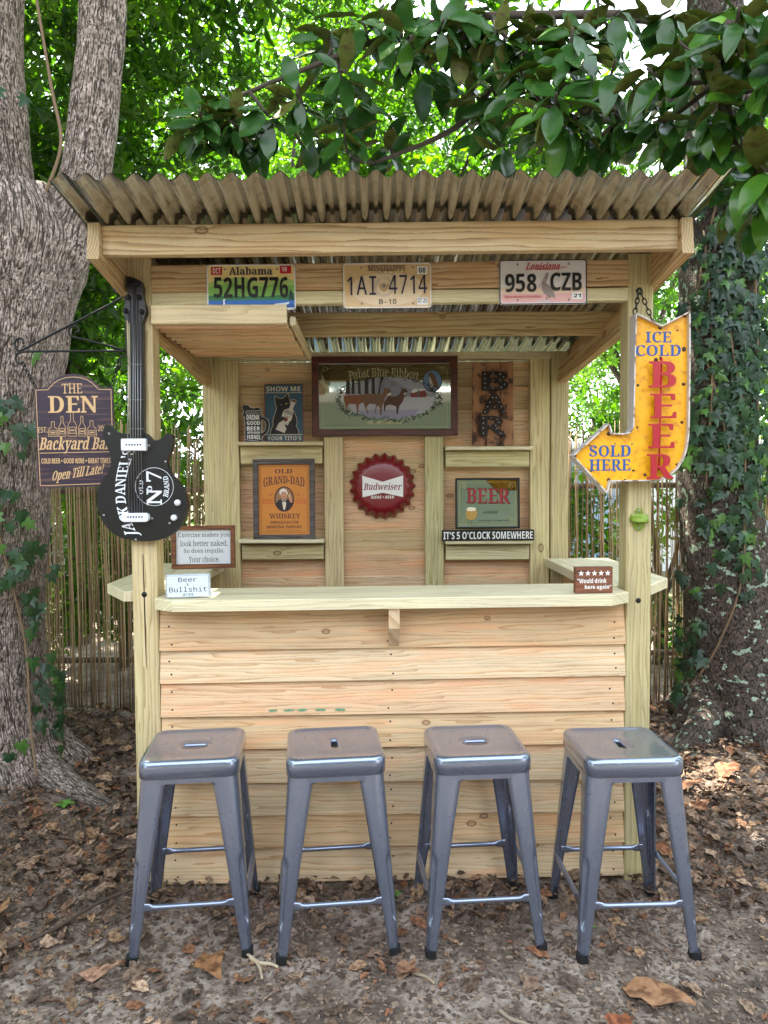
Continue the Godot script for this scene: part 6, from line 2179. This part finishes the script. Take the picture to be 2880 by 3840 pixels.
func dead_leaf_mesh(k: int, jag: float) -> ArrayMesh:
	var r := RandomNumberGenerator.new()
	r.seed = 500 + k
	var st := st_new()
	st.set_smooth_group(-1)
	var rows := []
	var seg := 6
	var bend := r.randf_range(-0.5, 0.5)
	var curl := r.randf_range(0.1, 0.7) * (1.0 if r.randf() < 0.6 else -0.6)
	for i in seg + 1:
		var t := float(i) / seg
		var w := 0.24 * sin(PI * pow(t, 0.85)) + 0.015
		var wl := w * (1.0 + r.randf_range(-jag, jag))
		var wr := w * (1.0 + r.randf_range(-jag, jag))
		var z := bend * (t - 0.5) * (t - 0.5) + r.randf_range(-0.03, 0.03)
		rows.append([Vector3(-wl, z + curl * wl + r.randf_range(-0.04, 0.04), t - 0.5), Vector3(0.02 * sin(t * 5.0), z, t - 0.5), Vector3(wr, z + curl * wr + r.randf_range(-0.04, 0.04), t - 0.5)])
	for i in seg:
		for h in 2:
			var p := [rows[i][h], rows[i + 1][h], rows[i + 1][h + 1], rows[i][h + 1]]
			quad(st, p[0], p[1], p[2], p[3], Vector2(p[0].x, p[0].z), Vector2(p[1].x, p[1].z), Vector2(p[2].x, p[2].z), Vector2(p[3].x, p[3].z))
	return done(st)

func litter_density(x: float, z: float) -> float:
	var n: FastNoiseLite = M["ground_noise"]
	var bare := 0.19
	var d := bare
	d += 0.75 * smoothstep(-0.75, -1.25, x) * smoothstep(1.1, 0.3, z)
	d += 0.55 * smoothstep(1.0, 1.5, x) * smoothstep(-0.1, -0.6, z)
	d += 0.75 * smoothstep(0.30, 0.06, z)
	d += 0.30 * n.get_noise_2d(x * 150.0, z * 150.0)
	return clampf(d, 0.06, 1.0)

func blocked(x: float, z: float) -> bool:
	if absf(x) < 0.93 and z < 0.012 and z > -1.16: return true
	if Vector2(x + 1.92, z + 1.03).length() < 0.34 or Vector2(x - 2.02, z + 1.58).length() < 0.36: return true
	return false

func make_litter():
	var r := RandomNumberGenerator.new()
	r.seed = 99
	var shapes := []
	for k in 6: shapes.append(dead_leaf_mesh(k, 0.12 + 0.09 * k))
	var tones := [rgb(122, 100, 86), rgb(108, 91, 80), rgb(140, 118, 102), rgb(156, 134, 118), rgb(98, 84, 76), rgb(164, 136, 110), rgb(150, 108, 82), rgb(132, 113, 104), rgb(178, 156, 138)]
	var mats := []
	for c in tones:
		var m: StandardMaterial3D = M["dead_leaf"].duplicate()
		m.albedo_color = c
		mats.append(m)
	var xfs := [[], [], []]
	var cols := [[], [], []]
	var singles := []
	var tries := 0
	while tries < 40000:
		tries += 1
		var z := r.randf_range(-1.95, 1.45)
		var x := r.randf_range(-2.6, 2.6)
		if absf(x) > (eye.z - z) * 0.60 + 0.15: continue
		if blocked(x, z) or r.randf() > litter_density(x, z): continue
		var big := r.randf() < 0.13
		var L := r.randf_range(0.045, 0.085) if big else r.randf_range(0.012, 0.038)
		var tilt := 0.35 if litter_density(x, z) < 0.4 else 0.65
		var b := Basis(Vector3.UP, r.randf() * TAU) * Basis(Vector3.RIGHT, r.randfn() * tilt * 0.5) * Basis(Vector3(0, 0, 1), r.randfn() * tilt * 0.6)
		var heap := 0.035 * smoothstep(0.5, 1.0, litter_density(x, z))
		var xf := Transform3D(b.scaled_local(Vector3(L * r.randf_range(0.8, 1.3), L, L)), Vector3(x, ground_height(x, z) + 0.006 + L * 0.08 + r.randf() * heap, z))
		if big and singles.size() < 900: singles.append([xf, L / (Vector3(x, 0, z) - eye).length()])
		else:
			var s := r.randi() % 3
			xfs[s].append(xf)
			var c: Color = tones[r.randi() % tones.size()]
			cols[s].append((c * r.randf_range(0.75, 1.15)).srgb_to_linear())
	singles.sort_custom(func(a, b): return a[1] > b[1])
	for k in singles.size():
		if k < 260:
			var tone := r.randi() % mats.size()
			var o := part("dead_leaf", shapes[r.randi() % 6], mats[tone], self, singles[k][0])
			o.name = numbered("dead_leaf")
			var p: Vector3 = singles[k][0].origin
			var where := "on the dirt in front of the stools"
			if p.x < -0.95: where = "in the litter around the furrowed trunk"
			elif p.x > 1.0: where = "in the litter before the lichen spotted trunk"
			elif p.z < 0.1: where = "along the foot of the front boards"
			elif p.z < 0.48: where = "between the legs of the stools"
			var hue: String = ["brown", "dark brown", "light brown", "tan", "blackish brown", "pale orange", "rusty orange", "greyish brown", "pale beige"][tone]
			tag(o, "small curled %s dead leaf lying %s" % [hue, where], "dead leaf", "fallen dead leaves on the dirt")
		else:
			xfs[k % 3].append(singles[k][0])
			cols[k % 3].append(tones[k % tones.size()].srgb_to_linear())
	for k in 3:
		var o := many(numbered("leaf_litter"), shapes[k * 2], M["dead_leaf"], xfs[k], cols[k], self)
		tag(o, ["small brown leaf litter strewn over the dirt", "broken brown leaf bits mixed through the litter", "curled leaf scraps scattered thinly over the dirt"][k], "leaf litter", "", "stuff")
	# crumbs of bark, soil and husk
	var cx := []
	var cc := []
	for k in 44000:
		var z := r.randf_range(-0.6, 1.4)
		var x := r.randf_range(-2.2, 2.2)
		if absf(x) > (eye.z - z) * 0.60 + 0.1 or blocked(x, z): continue
		var L := r.randf_range(0.005, 0.017)
		var b := Basis(Vector3.UP, r.randf() * TAU) * Basis(Vector3.RIGHT, r.randfn() * 0.4)
		cx.append(Transform3D(b.scaled_local(Vector3(L * r.randf_range(0.8, 1.6), L * 0.22, L * r.randf_range(0.4, 0.9))), Vector3(x, ground_height(x, z) + 0.002, z)))
		var c: Color = [rgb(82, 68, 58), rgb(112, 94, 80), rgb(134, 114, 98), rgb(150, 130, 114), rgb(94, 78, 68)][r.randi() % 5]
		cc.append(c.srgb_to_linear())
	var cr := st_new()
	cr.set_smooth_group(-1)
	ball_st(cr, Vector3.ZERO, Vector3(0.6, 0.6, 0.6), 6)
	var co := many("soil_crumbs", done(cr), M["reed"], cx, cc, self)
	tag(co, "small crumbs of bark and soil strewn over the dirt", "soil crumbs", "", "stuff")
	# big pale magnolia leaves and sticks that stand out
	var show := [
		["large pale crumpled leaf in front of the stool by the opener post", Vector3(0.72, 0.03, 0.62), 0.20, 0.9, rgb(176, 136, 104), 2],
		["upright folded orange brown leaf beyond the pale crumpled leaf", Vector3(0.565, 0.035, 0.765), 0.12, 2.4, rgb(158, 96, 62), 4],
		["large tan leaf between the front legs of the guitar side stool", Vector3(-0.56, 0.03, 0.47), 0.17, 0.4, rgb(160, 118, 82), 3],
		["pale pinkish leaf standing on edge beside the guitar side stool", Vector3(-0.88, 0.03, 0.50), 0.11, 1.7, rgb(178, 142, 124), 1],
		["long tan leaf lying in the litter away from the stools by the tree", Vector3(-1.33, 0.04, 0.20), 0.17, 0.2, rgb(172, 134, 96), 0],
		["big brown leaf near the magnolia root", Vector3(1.36, 0.05, -0.72), 0.17, 1.2, rgb(156, 112, 88), 1],
		["tan curled leaf lying against the magnolia trunk base", Vector3(1.62, 0.06, -0.82), 0.18, 2.0, rgb(170, 124, 96), 3],
		["small dull leaf pair beneath the second stool from the guitar", Vector3(0.03, 0.02, 0.50), 0.09, 0.7, rgb(150, 116, 92), 5]]
	for a in show:
		var o := part("large_leaf", shapes[a[5]], null, self, Transform3D(Basis(Vector3.UP, a[3]) * Basis(Vector3.RIGHT, -0.25) * Basis(Vector3.ONE.normalized(), 0.2).scaled_local(Vector3.ONE * a[2]), Vector3(a[1].x, ground_height(a[1].x, a[1].z) + a[1].y, a[1].z)))
		o.name = numbered("large_leaf")
		var m: StandardMaterial3D = M["dead_leaf"].duplicate()
		m.albedo_color = a[4]
		o.material_override = m
		tag(o, a[0], "dead leaf")
	var sticks := [
		["bare pale stick leaning by the front foot of the guitar side stool", Vector3(-0.50, 0.01, 0.30), Vector3(-0.40, 0.015, 0.52), 0.006, rgb(178, 160, 132)],
		["short pale stick lying between two stools", Vector3(-0.45, 0.012, 0.42), Vector3(-0.36, 0.012, 0.47), 0.007, rgb(184, 166, 140)],
		["long thin dark stick lying on the leaf litter beside the stools", Vector3(-1.30, 0.02, 0.42), Vector3(-0.86, 0.045, 0.05), 0.007, rgb(78, 64, 54)],
		["stubby dark stick on the bare dirt before the stools", Vector3(-0.62, 0.014, 0.70), Vector3(-0.60, 0.014, 0.80), 0.012, rgb(84, 70, 58)],
		["thick dark broken stick lying on the bare dirt", Vector3(-0.60, 0.012, 0.72), Vector3(-0.49, 0.014, 0.70), 0.011, rgb(78, 64, 54)],
		["grey twig on the bare dirt before the middle stools", Vector3(0.27, 0.008, 0.66), Vector3(0.36, 0.008, 0.74), 0.006, rgb(150, 136, 118)],
		["short grey twig before the gap between the middle stools", Vector3(0.02, 0.008, 0.46), Vector3(0.10, 0.008, 0.55), 0.006, rgb(160, 144, 122)],
		["dark curved twig beside the opener post stool", Vector3(1.05, 0.012, 0.05), Vector3(1.55, 0.012, -0.02), 0.008, rgb(92, 74, 60)],
		["crooked brown twig reaching from the leaf pile near the opener post", Vector3(1.12, 0.015, 0.22), Vector3(1.24, 0.05, -0.12), 0.006, rgb(88, 70, 58)]]
	for a in sticks:
		var d: Vector3 = a[2] - a[1]
		var bend := d.cross(Vector3.UP).normalized() * 0.06 * d.length()
		var p0: Vector3 = a[1]
		var pts := []
		for q in [p0, p0 + d * 0.35 + bend, p0 + d * 0.7 - bend * 0.5, a[2]]: pts.append(Vector3(q.x, q.y + ground_height(q.x, q.z), q.z) - p0)
		var path := smooth3(pts, 5)
		var rad := []
		for k in path.size(): rad.append(a[3] * lerpf(1.0, 0.6, float(k) / path.size()) * r.randf_range(0.9, 1.1))
		var o := part("stick", tube(path, rad, 7), plain(a[4], 0.9), self, Transform3D(Basis(), p0))
		o.name = numbered("stick")
		tag(o, a[0], "stick")
	# seedlings
	for a in [["small green seedling on the bare dirt in front of the stools", Vector3(0.21, 0, 0.82)], ["low green seedling under the stool by the opener post", Vector3(0.62, 0, 0.30)], ["little green sprout beside the stool under the guitar", Vector3(-0.45, 0, 0.78)], ["tiny green seedling behind the middle stool", Vector3(0.0, 0, 0.10)], ["leafy seedling at the foot of the furrowed trunk", Vector3(-1.45, 0, -0.62)], ["spreading green seedling in the litter away from the bar", Vector3(-1.62, 0, 0.12)]]:
		var s := thing("seedling", a[0], "seedling", Vector3(a[1].x, ground_height(a[1].x, a[1].z), a[1].z))
		part("stem", tube([Vector3.ZERO, Vector3(0.004, 0.022, 0)], 0.0015, 5), plain(rgb(96, 130, 60), 0.6), s)
		var big := 2.2 if a[1].x < -1.0 else 1.0
		for k in 5:
			var st := st_new()
			var ang: float = k * 1.26 + a[1].x * 7.0
			var out := Vector3(cos(ang), 0.35, sin(ang)).normalized()
			var z := (Vector3.UP - out * out.y).normalized()
			leaf_st(st, Transform3D(Basis(out.cross(z), out, z), Vector3(0.003, 0.02, 0)), 0.022 * big, 0.013 * big, 0.2, 0.3, 4)
			part("leaf", done(st), plain(rgb(92, 140, 56), 0.5), s)
